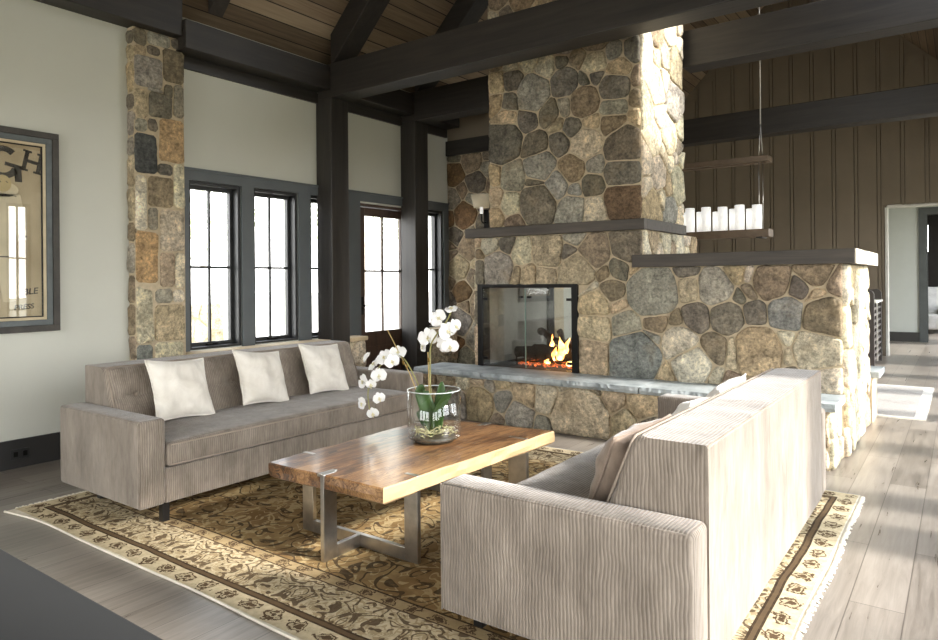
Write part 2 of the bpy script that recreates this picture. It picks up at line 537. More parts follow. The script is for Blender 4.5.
def put_stones(bm, lay, polys, org, U, V, N, h=0.03, rnd=2, seed=0, jitter=0.10):
    org, U, V, N = Vector(org), Vector(U), Vector(V), Vector(N)
    for idx, (poly, colr) in enumerate(polys):
        p = chaikin(poly, rnd)
        # a few more points on long sides, then a rough outline
        q = []
        for i in range(len(p)):
            a, b = p[i], p[(i + 1) % len(p)]
            l = math.hypot(b[0] - a[0], b[1] - a[1]); k = max(1, int(l / 0.04))
            for j in range(k): q.append((a[0] + (b[0] - a[0]) * j / k, a[1] + (b[1] - a[1]) * j / k))
        p = q
        cx = sum(a[0] for a in p) / len(p); cy = sum(a[1] for a in p) / len(p)
        size = min(max(a[0] for a in p) - min(a[0] for a in p), max(a[1] for a in p) - min(a[1] for a in p))
        hh = h * random.uniform(0.65, 1.25)
        tilt = (random.uniform(-.06, .06), random.uniform(-.06, .06))
        k = random.uniform(1 - jitter * 1.5, 1 + jitter * 1.5)
        c = s2l(colr); c = (c[0] * k * random.uniform(.95, 1.05), c[1] * k, c[2] * k * random.uniform(.93, 1.07), 1)
        rings = []
        edge = min(0.011, size * 0.12)
        fr = [(0, -0.012), (0.15 * edge, 0.35 * hh), (0.6 * edge, 0.8 * hh), (1.5 * edge, hh)]
        for inset, z in fr:
            R = []
            for (a, b) in p:
                dx, dy = cx - a, cy - b; l = math.hypot(dx, dy) or 1
                rough = mnoise.noise(Vector((a * 16 + seed, b * 16, idx))) * 0.008 + mnoise.noise(Vector((a * 45 + seed, b * 45, idx))) * 0.003
                t = min(0.8, (inset + rough) / l)
                uu, vv = a + dx * t, b + dy * t
                zz = z + (0 if z < 0 else mnoise.noise(Vector((uu * 9, vv * 9, seed + idx * 3.1))) * hh * 0.5 + (uu - cx) * tilt[0] + (vv - cy) * tilt[1])
                R.append(bm.verts.new(org + U * uu + V * vv + N * zz))
            rings.append(R)
        for s in (0.62, 0.3):
            R = []
            for (a, b) in p:
                uu, vv = cx + (a - cx) * s, cy + (b - cy) * s
                zz = hh * (1.08 if s > .5 else 1.12) + mnoise.noise(Vector((uu * 9, vv * 9, seed + idx * 3.1))) * hh * 0.5 + mnoise.noise(Vector((uu * 30, vv * 30, seed))) * hh * 0.15 + (uu - cx) * tilt[0] + (vv - cy) * tilt[1]
                R.append(bm.verts.new(org + U * uu + V * vv + N * zz))
            rings.append(R)
        cv = bm.verts.new(org + U * cx + V * cy + N * (hh * 1.12))
        for A_, B_ in zip(rings, rings[1:]):
            for i in range(len(p)):
                f = bm.faces.new((A_[i], A_[(i + 1) % len(p)], B_[(i + 1) % len(p)], B_[i])); f.smooth = True; f.material_index = 0
                for l in f.loops: l[lay] = c
        for i in range(len(p)):
            f = bm.faces.new((rings[-1][i], rings[-1][(i + 1) % len(p)], cv)); f.smooth = True; f.material_index = 0
            for l in f.loops: l[lay] = c
def stone_bm():
    bm = new(); lay = bm.loops.layers.float_color.new('stone_colour'); return bm, lay
def auto_seeds(u0, u1, v0, v1, r0, r1, pal, exist=(), seed=1, keep=None, tries=None):
    rs = random.Random(seed)
    out = list(exist); n0 = len(out)
    area = (u1 - u0) * (v1 - v0)
    for r, share in ((r1, 400), ((r0 + r1) / 2, 700), (r0, 1200)):
        for _ in range(int(tries or share * max(1, area) / 3)):
            rr = r * rs.uniform(.85, 1.15)
            u, v = rs.uniform(u0 + rr * .45, u1 - rr * .45), rs.uniform(v0 + rr * .45, v1 - rr * .45)
            if keep and not keep(u, v): continue
            if all(math.hypot((u - s[0]) * .85, v - s[1]) > (rr + s[2]) * 0.93 for s in out):
                out.append((u, v, rr, rs.choice(pal)))
    return out

# ------------------------------------------------------------------ main dimensions
WX = -5.43            # window wall
FY = 5.52             # fireplace front
XL, XM, XR = -3.93, -2.19, -0.70     # mass left end, right end of the tall part, bar end
BACK = 6.95
CHB = 6.55
HEARTH = 0.455
BARZ = 1.395
MZ0, MZ1 = 1.715, 1.805
CXL, CXR = -3.745, -2.195
def ridge_z(x): return min(9.02 + x, 4.40 - x)

# ================================================================== SETTING
bm = new(); box(bm, -5.6, 1.15, -3.3, 20.2, -0.1, 0.0); struct('floor', bm, floor_m)

# ceiling: two boarded slopes
bm = new()
def slope(bm, xa, xb, spans=((-3.3, 13.2),)):
    za, zb = ridge_z(xa + (1e-6 if xa > -3 else 0)), ridge_z(xb - 1e-6 if xb < -2 else xb)
    for ys in spans:
        vs = []
        for y in ys:
            for (x, z) in ((xa, za), (xb, zb)):
                vs.append(bm.verts.new((x, y, z))); vs.append(bm.verts.new((x, y, z + 0.12)))
        a = vs
        for q in ((0, 2, 6, 4), (1, 5, 7, 3), (0, 1, 3, 2), (4, 6, 7, 5), (0, 4, 5, 1), (2, 3, 7, 6)):
            bm.faces.new([a[i] for i in q])
slope(bm, -5.75, -2.31)
slope(bm, -2.31, -0.9); slope(bm, 0.55, 1.3)
slope(bm, -0.9, 0.55, ((-3.3, 5.7), (6.7, 13.2)))  # unseen roof opening added so sun reaches the chimney's right side
struct('ceiling', bm, ceil_m)

# left wall with window openings
WZ0, WZ1 = 0.71, 2.19
wins = [(3.335, 3.87), (4.00, 4.535), (4.69, 5.225), (6.41, 6.90)]
door = (5.40, 6.30)
bm = new()
holes = [(a, b, WZ0, WZ1) for a, b in wins] + [(door[0], door[1], 0.0, 2.17)]
wall_grid(bm, None, WX - 0.22, WX, -3.3, 13.2, 0, 3.62, holes, 'x')
struct('wall_left', bm, paint_wall)

# right wall, almost all glass doors
RX = 1.0
rwins = [(-2.4, -1.2), (-.9, .3), (.6, 1.8), (2.1, 3.9), (4.25, 4.60), (4.85, 6.05), (6.3, 7.5), (7.8, 9.0), (9.3, 10.5), (10.8, 12.0)]
bm = new()
wall_grid(bm, None, RX, RX + 0.15, -3.3, 13.2, 0, 3.42, [(a, b, 0.12, 2.55) for a, b in rwins], 'x')
struct('wall_right', bm, paint_wall)
for i, (a, b) in enumerate(rwins):
    bm = new()
    m = (a + b) / 2
    for (p, q) in ((a, a + .05), (b - .05, b)): box(bm, RX + .04, RX + .1, p, q, .12, 2.55)
    box(bm, RX + .06, RX + .085, m - .015, m + .015, .17, 2.5)
    for z in (.12, 2.5): box(bm, RX + .04, RX + .1, a + .05, b - .05, z, z + .05)
    for z in (.9, 1.7): box(bm, RX + .06, RX + .085, a + .05, b - .05, z - .012, z + .012)
    struct('window_%d' % (10 + i), bm, sash_paint)
# wall behind the camera
bm = new()
bh = [(-5.0, -3.8, 0.5, 2.9), (-3.4, -2.2, 0.5, 2.9), (-1.8, -0.6, 0.5, 2.9)]
wall_grid(bm, None, -3.3, -3.15, -5.6, 1.15, 0, 3.42, bh, 'y')
def gable(bm, y0, y1, z0):
    pts = [(-5.6, z0), (1.15, z0), (1.15, ridge_z(1.15)), (-2.31, 6.70), (-5.6, ridge_z(-5.6))]
    A_ = [bm.verts.new((x, y0, z)) for x, z in pts]; B_ = [bm.verts.new((x, y1, z)) for x, z in pts]
    bm.faces.new(A_); bm.faces.new(B_[::-1])
    for i in range(5): bm.faces.new((A_[i], A_[(i + 1) % 5], B_[(i + 1) % 5], B_[i]))
def gable_top(bm, y0, y1, z0):
    pts = [(-5.6 if z0 <= 3.42 else z0 - 9.02, z0), (1.15 if z0 <= 3.25 else 4.40 - z0, z0)]
    xl, xr = z0 - 9.02, 4.40 - z0
    pts = [(xl, z0), (xr, z0), (-2.31, 6.71)]
    A_ = [bm.verts.new((x, y0, z)) for x, z in pts]; B_ = [bm.verts.new((x, y1, z)) for x, z in pts]
    bm.faces.new(A_); bm.faces.new(B_[::-1])
    for i in range(3): bm.faces.new((A_[i], A_[(i + 1) % 3], B_[(i + 1) % 3], B_[i]))
gable_top(bm, -3.3, -3.15, 3.42)
struct('wall_back', bm, paint_wall)

# far wall of vertical boards with battens, opening to the passage
PY = 13.0
bm = new()
OPX0, OPX1, OPZ = -1.02, 0.7, 2.45
wall_grid(bm, None, PY, PY + 0.15, -5.6, 1.15, 0, 3.42, [(OPX0, OPX1, 0, OPZ)], 'y')
gable_top(bm, PY, PY + 0.15, 3.42)
x = -1.12 - 0.3285 * 12
while x < 0.9:
    top = min(ridge_z(x), ridge_z(x + .05)) - 0.02
    z0 = 0 if not (OPX0 - .03 < x + .025 < OPX1) else OPZ
    box(bm, x, x + 0.04, PY - 0.03, PY, z0, top)
    xb2 = x + .3285 - .014
    if not (x + .054 < OPX0 < xb2):
        top = min(ridge_z(x + .054), ridge_z(xb2)) - 0.02
        z0 = 0 if not (OPX0 - .03 < x + .1 < OPX1) else OPZ
        box(bm, x + .054, xb2, PY - 0.03, PY, z0, top)
    else:
        box(bm, x + .054, OPX0 - .02, PY - 0.03, PY, 0, OPZ + .02)
        box(bm, x + .054, xb2, PY - 0.03, PY, OPZ + .02, ridge_z(x) - .02)
    x += 0.3285
struct('wall_far', bm, panel_paint)
bm = new(); box(bm, OPX0 - .005, OPX0 + .03, PY - .03, PY + .17, 0, OPZ - .03); box(bm, OPX0 + .03, OPX1, PY - .03, PY + .17, OPZ - .03, OPZ + .01)
struct('trim_1', bm, plain('pale_trim', (205, 203, 195), .6))

# passage behind the opening
VY = 16.05
bm = new(); wall_grid(bm, None, VY, VY + .15, -2.6, 1.15, 0, 2.9, [(-.56, .5, 0, 2.5)], 'y'); struct('wall_passage', bm, plain('grey_plaster', (168, 172, 168), .7, var=.02))
bm = new(); box(bm, -2.75, -2.6, PY + .15, VY + .15, 0, 2.9); struct('wall_passage_left', bm, paint_wall)
bm = new(); wall_grid(bm, None, RX, RX + .15, PY + .15, 20.2, 0, 2.9, [(13.5, 15.6, .1, 2.7), (17, 18.6, .3, 2.5)], 'x'); struct('wall_passage_right', bm, paint_wall)
bm = new(); box(bm, -2.75, 1.15, PY + .15, 20.2, 2.9, 3.0); struct('ceiling_passage', bm, paint_wall)
bm = new(); box(bm, -2.6, -.70, VY - .02, VY, 0, .19); struct('baseboard_passage', bm, base_paint)
bm = new(); box(bm, -.70, -.56, VY - .03, VY + .17, 0, 2.5); box(bm, -.70, .64, VY - .03, VY + .17, 2.5, 2.64); struct('trim_2', bm, plain('dark_door_casing', (66, 70, 70), .5))
dark_wall = plain('dark_room_wall', (46, 42, 40), .7)
bm = new(); wall_grid(bm, None, 20.05, 20.2, -2.6, 1.15, 0, 2.9, [(-.84, -.68, 1.9, 2.55)], 'y'); struct('wall_end', bm, dark_wall)
bm = new(); box(bm, -2.75, -2.6, VY + .15, 20.2, 0, 2.9); struct('wall_end_left', bm, dark_wall)
# furniture glimpsed through the far doorway
t = thing('armchair', 'white slipcovered chair glimpsed through the far doorway', 'chair', (-.62, 18.6, 0))
wc = make_velvet('white_slipcover', (205, 205, 205), (232, 232, 232))
bm = new(); rbox(bm, -.3, .3, -.3, .3, .1, .45, .05); obj('seat', bm, wc, t, True)
bm = new(); rbox(bm, -.3, .3, .2, .35, .4, 1.05, .06); obj('backrest', bm, wc, t, True)
for sx in (-.32, .26):
    bm = new(); rbox(bm, sx, sx + .1, -.28, .28, .3, .68, .04); obj('armrest', bm, wc, t, True)
for sx in (-.25, .25):
    for sy in (-.25, .25):
        bm = new(); box(bm, sx - .02, sx + .02, sy - .02, sy + .02, 0, .11); obj('leg', bm, dark_leg, t)
t = thing('console_table', 'dark console table standing in the room beyond the far doorway', 'table', (-.2, 17.9, 0))
bm = new(); box(bm, -.22, .3, -.2, .2, .78, .82); obj('table_top', bm, dark_wall, t)
for sx in (-.2, .26):
    for sy in (-.18, .16):
        bm = new(); box(bm, sx, sx + .03, sy, sy + .03, 0, .78); obj('leg', bm, dark_wall, t)
t = thing('table_lamp', 'small lamp with white shade on the dark console beyond the doorway', 'lamp', (-.2, 17.9, .82))
bm = new(); lathe(bm, [(.06, 0), (.06, .02), (.015, .04), (.015, .3)], n=12); obj('lamp_base', bm, dark_wall, t)
bm = new(); lathe(bm, [(.12, .28), (.09, .48)], n=20); obj('lamp_shade', bm, plain('white_shade', (230, 225, 215), .8), t)

# baseboards
bm = new(); box(bm, WX, WX + .02, -3.1, 2.80, 0, .20); struct('baseboard_left', bm, base_paint)
# electrical outlet on the baseboard
p = onX(20, 457, WX + .02)
t = thing('wall_outlet', 'dark wall outlet set in the baseboard left of the stone pier', 'outlet', (WX + .02, p[0], .10))
bm = new(); box(bm, 0, .006, -.06, .06, -.035, .035); obj('cover_plate', bm, plain('outlet_dark', (40, 40, 40), .4), t, bevel=.002)
for dy in (-.03, .03):
    bm = new(); box(bm, .006, .009, dy - .014, dy + .014, -.018, .018); obj('socket', bm, black_metal, t)

# window casings
bm = new()
CZ = 2.19
box(bm, WX, WX + .025, 3.26, 7.0, CZ, 2.275)
box(bm, WX, WX + .04, 3.24, 7.0, 2.275, 2.295)
for a, b in ((3.87, 4.00), (4.535, 4.69), (5.225, 5.40), (6.30, 6.41), (6.90, 7.0)):
    box(bm, WX, WX + .025, a, b, 0.70, CZ)
box(bm, WX, WX + .025, 3.255, 3.335, .70, CZ)
struct('trim_3', bm, trim_paint)
# casing between wall and beams (wall plate trim)
bm = new(); box(bm, WX, WX + .03, 3.26, 6.98, 3.145, 3.25); struct('trim_4', bm, timber[1])

gx = -5.53
for i, (a, b) in enumerate(wins):
    w = thing('window_%d' % (i + 1), 'x', 'x'); del w['label']; del w['category']; w['kind'] = 'structure'
    w.location = (WX, (a + b) / 2, WZ0)
    def loc(o): 
        o.data.transform(Matrix.Translation((-WX, -(a + b) / 2, -WZ0))); return o
    bm = new()
    for (p, q) in ((a, a + .03), (b - .03, b)): box(bm, gx - .06, WX - .002, p, q, WZ0, WZ1)
    box(bm, gx - .06, WX - .002, a + .03, b - .03, WZ1 - .03, WZ1); box(bm, gx - .06, WX - .002, a + .03, b - .03, WZ0, WZ0 + .02)
    loc(obj('window_frame', bm, sash_paint, w))
    bm = new()
    for (p, q) in ((a + .03, a + .062), (b - .062, b - .03)): box(bm, gx - .02, gx + .02, p, q, WZ0 + .02, WZ1 - .03)
    box(bm, gx - .02, gx + .02, a + .062, b - .062, WZ1 - .065, WZ1 - .03); box(bm, gx - .02, gx + .02, a + .062, b - .062, WZ0 + .02, WZ0 + .055)
    sash = loc(obj('sash', bm, sash_paint, w))
    bm = new(); m = (a + b) / 2
    box(bm, gx - .012, gx + .014, m - .010, m + .010, WZ0 + .055, WZ1 - .065)
    box(bm, gx - .012, gx + .014, a + .062, m - .010, 1.425, 1.447); box(bm, gx - .012, gx + .014, m + .010, b - .062, 1.425, 1.447)
    loc(obj('muntin', bm, sash_paint, w))
    bm = new(); box(bm, gx - .003, gx + .003, a + .062, b - .062, WZ0 + .055, WZ1 - .065)
    loc(obj('pane', bm, glass_m, w))
    bm = new(); box(bm, gx + .02, gx + .05, m - .05, m + .05, WZ0 + .025, WZ0 + .04); tube(bm, [(gx + .045, m, WZ0 + .035), (gx + .06, m + .02, WZ0 + .045), (gx + .06, m + .07, WZ0 + .04)], .006)
    loc(obj('crank_handle', bm, black_metal, w))

# door to the outside
dn = thing('door_1', 'x', 'x', (WX, 5.85, 0)); del dn['label']; del dn['category']; dn['kind'] = 'structure'
def loc(o):
    o.data.transform(Matrix.Translation((-WX, -5.85, 0))); return o
bm = new()
box(bm, WX - .2, WX - .003, door[0], door[0] + .03, 0, 2.17); box(bm, WX - .2, WX - .003, door[1] - .03, door[1], 0, 2.17); box(bm, WX - .2, WX - .003, door[0] + .03, door[1] - .03, 2.14, 2.17)
loc(obj('door_frame', bm, door_wood, dn))
bm = new(); dx0, dx1 = WX - .10, WX - .055
ga, gb, gz0, gz1 = 5.545, 6.155, .72, 2.04
box(bm, dx0, dx1, 5.435, ga, .01, 2.135); box(bm, dx0, dx1, gb, 6.265, .01, 2.135); box(bm, dx0, dx1, ga, gb, gz1, 2.135); box(bm, dx0, dx1, ga, gb, .55, gz0); box(bm, dx0, dx1, ga, gb, .01, .2)
box(bm, dx0 + .012, dx1 - .012, ga, gb, .2, .55)
loc(obj('door_leaf', bm, door_wood, dn, bevel=.003))
bm = new(); m = (ga + gb) / 2
box(bm, dx0 + .01, dx1 - .01, m - .012, m + .012, gz0, gz1); box(bm, dx0 + .01, dx1 - .01, ga, m - .012, 1.40, 1.425); box(bm, dx0 + .01, dx1 - .01, m + .012, gb, 1.40, 1.425)
loc(obj('muntin', bm, door_wood, dn))
bm = new(); box(bm, dx0 + .02, dx0 + .026, ga, gb, gz0, gz1); loc(obj('pane', bm, glass_m, dn))
bm = new(); box(bm, dx1, dx1 + .008, 5.47, 5.51, .92, 1.12); tube(bm, [(dx1, 5.49, 1.02), (dx1 + .05, 5.49, 1.02), (dx1 + .055, 5.50, 1.02), (dx1 + .055, 5.60, 1.015)], .009)
loc(obj('door_handle', bm, black_metal, dn, bevel=0))

# stone pier beside the windows (rects read off its faces)
PX = -5.335
bm, lay = stone_bm()
box(bm, WX, PX, 2.82, 3.185, 3.2, 3.348, 1); box(bm, WX, PX, 2.82, 3.25, 0, 3.2, 1)
rects = [(132,24,146,44,D),(147,28,170,46,G),(171,34,183,50,D),(147,46,160,55,D),(133,45,146,56,T),(133,57,162,87,G),(163,51,183,83,(128,118,96)),(164,85,172,99,D),(133,89,147,118,T),(148,89,162,92,G),(149,94,172,118,D),(174,85,183,118,G),(148,119,157,131,D),(133,119,147,131,G),(159,120,183,162,O),(133,133,157,173,(84,86,84)),(158,164,173,175,D),(134,175,146,230,LL),(148,177,173,207,B),(174,164,184,208,LL),(148,208,158,230,G),(160,210,184,251,LL),(136,232,158,283,O),(160,253,174,287,T),(175,253,184,288,LL),(137,285,153,343,L),(155,289,172,303,G),(173,290,184,302,LL),(155,305,184,340,T),(137,345,153,366,GB),(155,342,184,366,LL)]
polys = []
for x0, y0, x1, y1, c in rects:
    xm, ym = (x0 + x1) / 2, (y0 + y1) / 2
    u0, _ = onX(x0, ym, PX); u1, _ = onX(x1, ym, PX); _, v1 = onX(xm, y0, PX); _, v0 = onX(xm, y1, PX)
    u0, u1 = max(u0, 2.825), min(u1, 3.245)
    j = lambda: random.uniform(-.004, .004)
    v1 = min(v1, 3.345)
    if v1 - v0 > .02: polys.append(([(u0 - .002 + j(), v0 - .002 + j()), (u1 + .001 + j(), v0 - .002 + j()), (u1 + .001 + j(), v1 + .001 + j()), (u0 - .002 + j(), v1 + .001 + j())], c))
for (v0, v1) in ((0.0, .16), (.17, .34), (.35, .52)):
    polys.append(([(2.825, v0), (3.02, v0), (3.04, v1), (2.825, v1)], T)); polys.append(([(3.04, v0), (3.245, v0), (3.245, v1), (3.05, v1)], L))
put_stones(bm, lay, polys, (PX, 0, 0), (0, 1, 0), (0, 0, 1), (1, 0, 0), h=.018, rnd=1, seed=3)
v = .02; polys = []
while v < 3.31:
    h = min(random.uniform(.12, .3), 3.333 - v); polys.append(([(WX, v), (PX, v), (PX, v + h - .012), (WX, v + h - .012)], random.choice([B, T, D, G]))); v += h
put_stones(bm, lay, polys, (0, 2.82, 0), (1, 0, 0), (0, 0, 1), (0, -1, 0), h=.014, rnd=1, seed=4)
struct('wall_pier', bm, [stone_m, mortar_m])

# low stone wall under the windows with its cap
def knee(y0, y1, seed):
    bm, lay = stone_bm()
    box(bm, WX, -5.25, y0, y1, 0, .66, 1)
    sd = auto_seeds(y0, y1, 0, .66, .05, .13, [T, L, G, B], seed=seed)
    put_stones(bm, lay, cells(sd, (y0, y1, 0, .66), .006), (-5.25, 0, 0), (0, 1, 0), (0, 0, 1), (1, 0, 0), h=.02, seed=seed)
    sd = auto_seeds(-.18, 0, 0, .66, .05, .08, [T, L, B], seed=seed + 1)
    put_stones(bm, lay, cells(sd, (-.18, 0, 0, .66), .006), (-5.25, y0, 0), (1, 0, 0), (0, 0, 1), (0, -1, 0), h=.014, seed=seed)
    bm2, lay2 = stone_bm()
    o = struct('wall_low', bm, [stone_m, mortar_m])
    bm = new(); rbox(bm, WX + .026, -5.21, y0 - .01, y1 + .01, .66, .705, .008, 2)
    obj('cap_stone', bm, plain('sill_stone', (190, 170, 138), .85, var=.15, scale=12, bump=.5), o)
knee(3.27, 4.765, 21); knee(5.05, 5.30, 25); knee(6.37, 6.95, 28)

# stone wing wall beyond the last window, beam and boards over it
bm, lay = stone_bm()
WY = 7.02
box(bm, WX, XL + .05, WY, WY + .25, 0, 2.91, 1)
sd = auto_seeds(WX, XL, 0, 2.91, .055, .15, [B, D, T, B, G, (124, 98, 72)], seed=31)
put_stones(bm, lay, cells(sd, (WX, XL + .05, 0, 2.91), .006), (0, WY, 0), (1, 0, 0), (0, 0, 1), (0, -1, 0), h=.02, seed=31)
struct('wall_wing', bm, [stone_m, mortar_m])
bm = new(); box(bm, WX, XL + .05, WY - .04, WY + .25, 2.91, 3.10); struct('trim_5', bm, timber[0])
bm = new(); box(bm, WX, XL + .05, WY, WY + .2, 3.10, 3.6); struct('wall_wing_upper', bm, panel_paint)

# ================================================================== TIMBER FRAME
def beam(name, label, cat, x0, x1, y0, y1, z0, z1, mat, group=None, parent=None):
    bm = new(); box(bm, x0, x1, y0, y1, z0, z1)
    o = obj(name, bm, mat, parent, bevel=.006)
    if parent is None: tag(o, label, cat, group); shift(o, ((x0 + x1) / 2, (y0 + y1) / 2, z0))
    return o
beam('timber_post', 'dark square timber post nearer the camera, in front of the third window', 'post', -5.43 + .002, -5.2, 4.79, 5.03, 0, 3.18, timber[2])
beam('timber_post', 'dark square timber post farther back, between the glazed door and the last narrow window', 'post', -5.43 + .002, -5.2, 6.10, 6.34, 0, 3.18, timber[2])
def tie(label, y0, y1, x1, gaps=None):
    t = thing('tie_beam', label, 'beam', (-5.4, (y0 + y1) / 2, 3.18))
    for (a, b) in (gaps or [(-5.4, x1)]):
        bm = new(); box(bm, a, b, y0, y1, 3.18, 3.52); o = obj('beam_timber', bm, timber[0], t, bevel=.008)
        o.data.transform(Matrix.Translation((5.4, -(y0 + y1) / 2, -3.18)))
    return t
tie('nearest dark horizontal beam crossing high in front of the stone chimney', 4.79, 5.03, 1.0)
tie('short dark horizontal beam from the farther post to the left side of the chimney', 6.10, 6.34, CXL - .03)
beam('tie_beam', 'second dark horizontal beam, from the right side of the chimney across the upper right', 'beam', CXR - .02, .98, 6.64, 6.88, 3.365, 3.72, timber[0])
tie('farthest dark horizontal beam, in front of the brown board wall', 9.5, 9.74, 1.0)
beam('plate_beam', 'dark wall-top beam between the stone pier and the first post', 'beam', -5.43, -5.2, 3.19, 4.785, 3.25, 3.49, timber[1])
beam('plate_beam', 'dark wall-top beam between the two timber posts', 'beam', -5.43, -5.2, 5.035, 6.095, 3.25, 3.49, timber[1])
beam('plate_beam', 'short dark wall-top beam beyond the far post', 'beam', -5.43, -5.2, 6.345, 6.98, 3.25, 3.49, timber[1])
beam('header_beam', 'deep dark beam capping the stone pier at the upper left', 'beam', -5.43, -5.235, -3.1, 3.187, 3.35, 3.69, timber[1])
def rafter(name, label, y0, y1, side, low=.34, xs=-5.2, xe=-2.31):
    bm = new()
    if side < 0: f = lambda x: 8.68 + x; xa, xb = xs, xe
    else: f = lambda x: 4.06 - x; xa, xb = -2.31, .82
    if low != .34: off = .34 - low; g = f; f = lambda x: g(x) + off
    zt = lambda x: ridge_z(x) - .004
    P = [(xa, max(f(xa), 3.52) if side < 0 else f(xa)), (xa, zt(xa)), (xb, zt(xb)), (xb, f(xb) if side < 0 else max(f(xb), 3.2))]
    if side < 0 and f(xa) < 3.52: 
        P = [(xa, 3.52 if y0 > 4 else 3.49), (xa, zt(xa)), (xb, zt(xb)), (xb, f(xb)), (-5.16 + (.0), 3.52)]
    A_ = [bm.verts.new((x, y0, z)) for x, z in P]; B_ = [bm.verts.new((x, y1, z)) for x, z in P]
    bm.faces.new(A_); bm.faces.new(B_[::-1])
    for i in range(len(P)): bm.faces.new((A_[i], A_[(i + 1) % len(P)], B_[(i + 1) % len(P)], B_[i]))
    o = obj(name, bm, timber[0], bevel=.006)
    tag(o, label, 'rafter'); shift(o, (xa, y0, zt(xa)))
rafter('rafter', 'small dark rafter at top left, rising above the first two windows', 3.40, 3.54, -1, .22, -5.2)
rafter('rafter', 'thick dark rafter rising from the nearer timber post', 4.79, 5.03, -1)
rafter('rafter', 'thick dark rafter rising from the farther timber post', 6.10, 6.34, -1, xe=CXL - .04)
rafter('rafter', 'far rafter on the right slope over the board wall', 9.5, 9.74, 1)
rafter('rafter', 'far rafter on the left slope behind the chimney', 9.5, 9.74, -1)
# ridge beam
beam('ridge_beam', 'dark ridge beam running along the top of the vaulted ceiling', 'beam', -2.39, -2.23, -3.1, CHB - 1.2, 6.2, 6.42, timber[1])

# ================================================================== FIREPLACE
fp = thing('stone_fireplace', 'large see-through stone fireplace with tall chimney, timber mantel and low side wall', 'fireplace', (-2.3, FY, 0))
def FP(o):
    o.data.transform(Matrix.Translation((2.3, -FY, 0))); return o
FBX0, FBX1, FBZ1 = -3.885, -2.80, 1.245      # fire opening
# seeds for the front
def seeds_from(lst, ox, oy, s, k=1.0):
    out = []
    for cx, cy, r, c in lst:
        px, py = ox + cx / s, oy + cy / s
        u, v = onY(px, py, FY); u2, _ = onY(px + r / s, py, FY)
        out.append((u, v, abs(u2 - u) * k, c))
    return out
ch = seeds_from([(65,95,32,T),(62,160,30,T),(120,80,35,D),(112,160,35,D),(200,130,62,G),(320,88,48,D),(400,70,20,D),(430,50,30,D),(430,15,40,L),(510,100,55,D),(525,35,42,T),(600,60,30,B),(600,140,28,B),(320,175,32,G),(390,160,55,B),(505,175,42,G),(260,200,42,D),(100,222,38,T),(180,222,38,D),(290,240,22,T),(90,310,68,D),(350,255,36,D),(415,240,28,T),(500,240,42,B),(602,215,28,T),(210,325,45,D),(300,312,36,D),(400,315,58,L),(545,325,78,D),(540,420,70,D),(540,520,68,(112,94,74)),(60,440,24,T),(60,520,26,T),(60,590,26,T),(125,440,46,G),(115,540,36,L),(225,400,55,G),(350,410,50,B),(430,395,34,G),(212,460,32,D),(290,470,44,G),(420,470,42,D),(215,540,66,D),(360,490,28,G),(350,560,48,G),(425,560,40,L)], 480, 60, 3.767)
ch = [s for s in ch if s[1] > MZ1 + .02]
body = seeds_from([(120,90,24,D),(178,85,46,G),(155,15,28,L),(205,15,28,D),(250,35,36,L),(325,30,50,T),(390,40,20,D),(470,42,46,B),(235,100,16,T),(272,104,26,T),(318,104,28,T),(420,100,55,T),(575,15,52,D),(500,100,22,B),(545,88,32,D)], 440, 240, 3.046)
body += seeds_from([(190,95,12,D),(325,90,26,T),(120,155,34,L),(222,172,50,B),(395,175,112,G),(540,90,40,D),(548,160,52,T),(660,155,80,G),(740,100,42,T),(820,115,30,L),(820,170,36,B),(250,240,26,T),(282,318,58,G),(410,305,48,B),(500,305,26,B),(580,290,55,D),(392,375,26,G),(715,290,72,D),(828,265,40,D),(150,235,62,T),(150,330,66,T),(140,440,66,T),(320,455,108,GB),(512,395,76,L),(565,490,88,L),(660,420,62,B),(640,530,30,L),(785,440,84,T)], 560, 250, 4.265)
body += seeds_from([(225,200,52,B),(330,175,46,B),(290,215,36,D),(382,200,26,B),(330,235,24,T),(185,278,30,D),(260,275,46,GB),(350,285,52,B),(190,375,70,T),(330,375,56,L),(345,440,40,L),(255,385,26,T),(255,345,18,L)], 680, 200, 2.461)
body += [(XL + .02, z, .05, D) for z in ()]
def front_extra(s):
    u, v = s[0], s[1]; out = []
    if v > BARZ: out.append((1, 0, XM - .002))
    if u > XM: out.append((0, 1, BARZ))
    elif v <= BARZ and u > XM - .25: pass
    inh = FBX0 - .05 < u < FBX1 + .02
    if v > FBZ1 and u < FBX1 + .08: out.append((0, -1, -FBZ1))
    elif u >= FBX1: out.append((-1, 0, -FBX1))
    else: out.append((1, 0, FBX0))
    return out
bm, lay = stone_bm()
# mortar core: left jamb, over the opening, right part, bar part, all through the depth
box(bm, XL, FBX0, FY, BACK, 0, MZ0, 1)
box(bm, FBX0, FBX1, FY, BACK, FBZ1, MZ0, 1)
box(bm, FBX1, XM, FY, BACK, 0, MZ0, 1)
box(bm, FBX0, FBX1, FY, BACK, 0, .30, 1)
def fix_l(s):      # stones that straddle the corner above the bar
    return s
body = [s for s in body if (FBX0 - .1 < s[0] < XR + .02) and HEARTH - .02 < s[1] < MZ0 + .04 and not (s[0] > XM and s[1] > BARZ) and not (FBX0 < s[0] < FBX1 and s[1] < FBZ1)]
body = auto_seeds(XL, XR, HEARTH, MZ0, .045, .07, [D, B, T, G], body, seed=5, keep=lambda u, v: not (u > XM - .05 and v > BARZ - .06) and not (u < FBX1 + .05 and v < FBZ1 + .05))
body.append((XL + .02, .7, .06, T)); body.append((XL + .02, 1.0, .06, D))
pol = cells(body, (XL, XR, HEARTH - .01, MZ0), .0055, front_extra)
tall, low = [], []
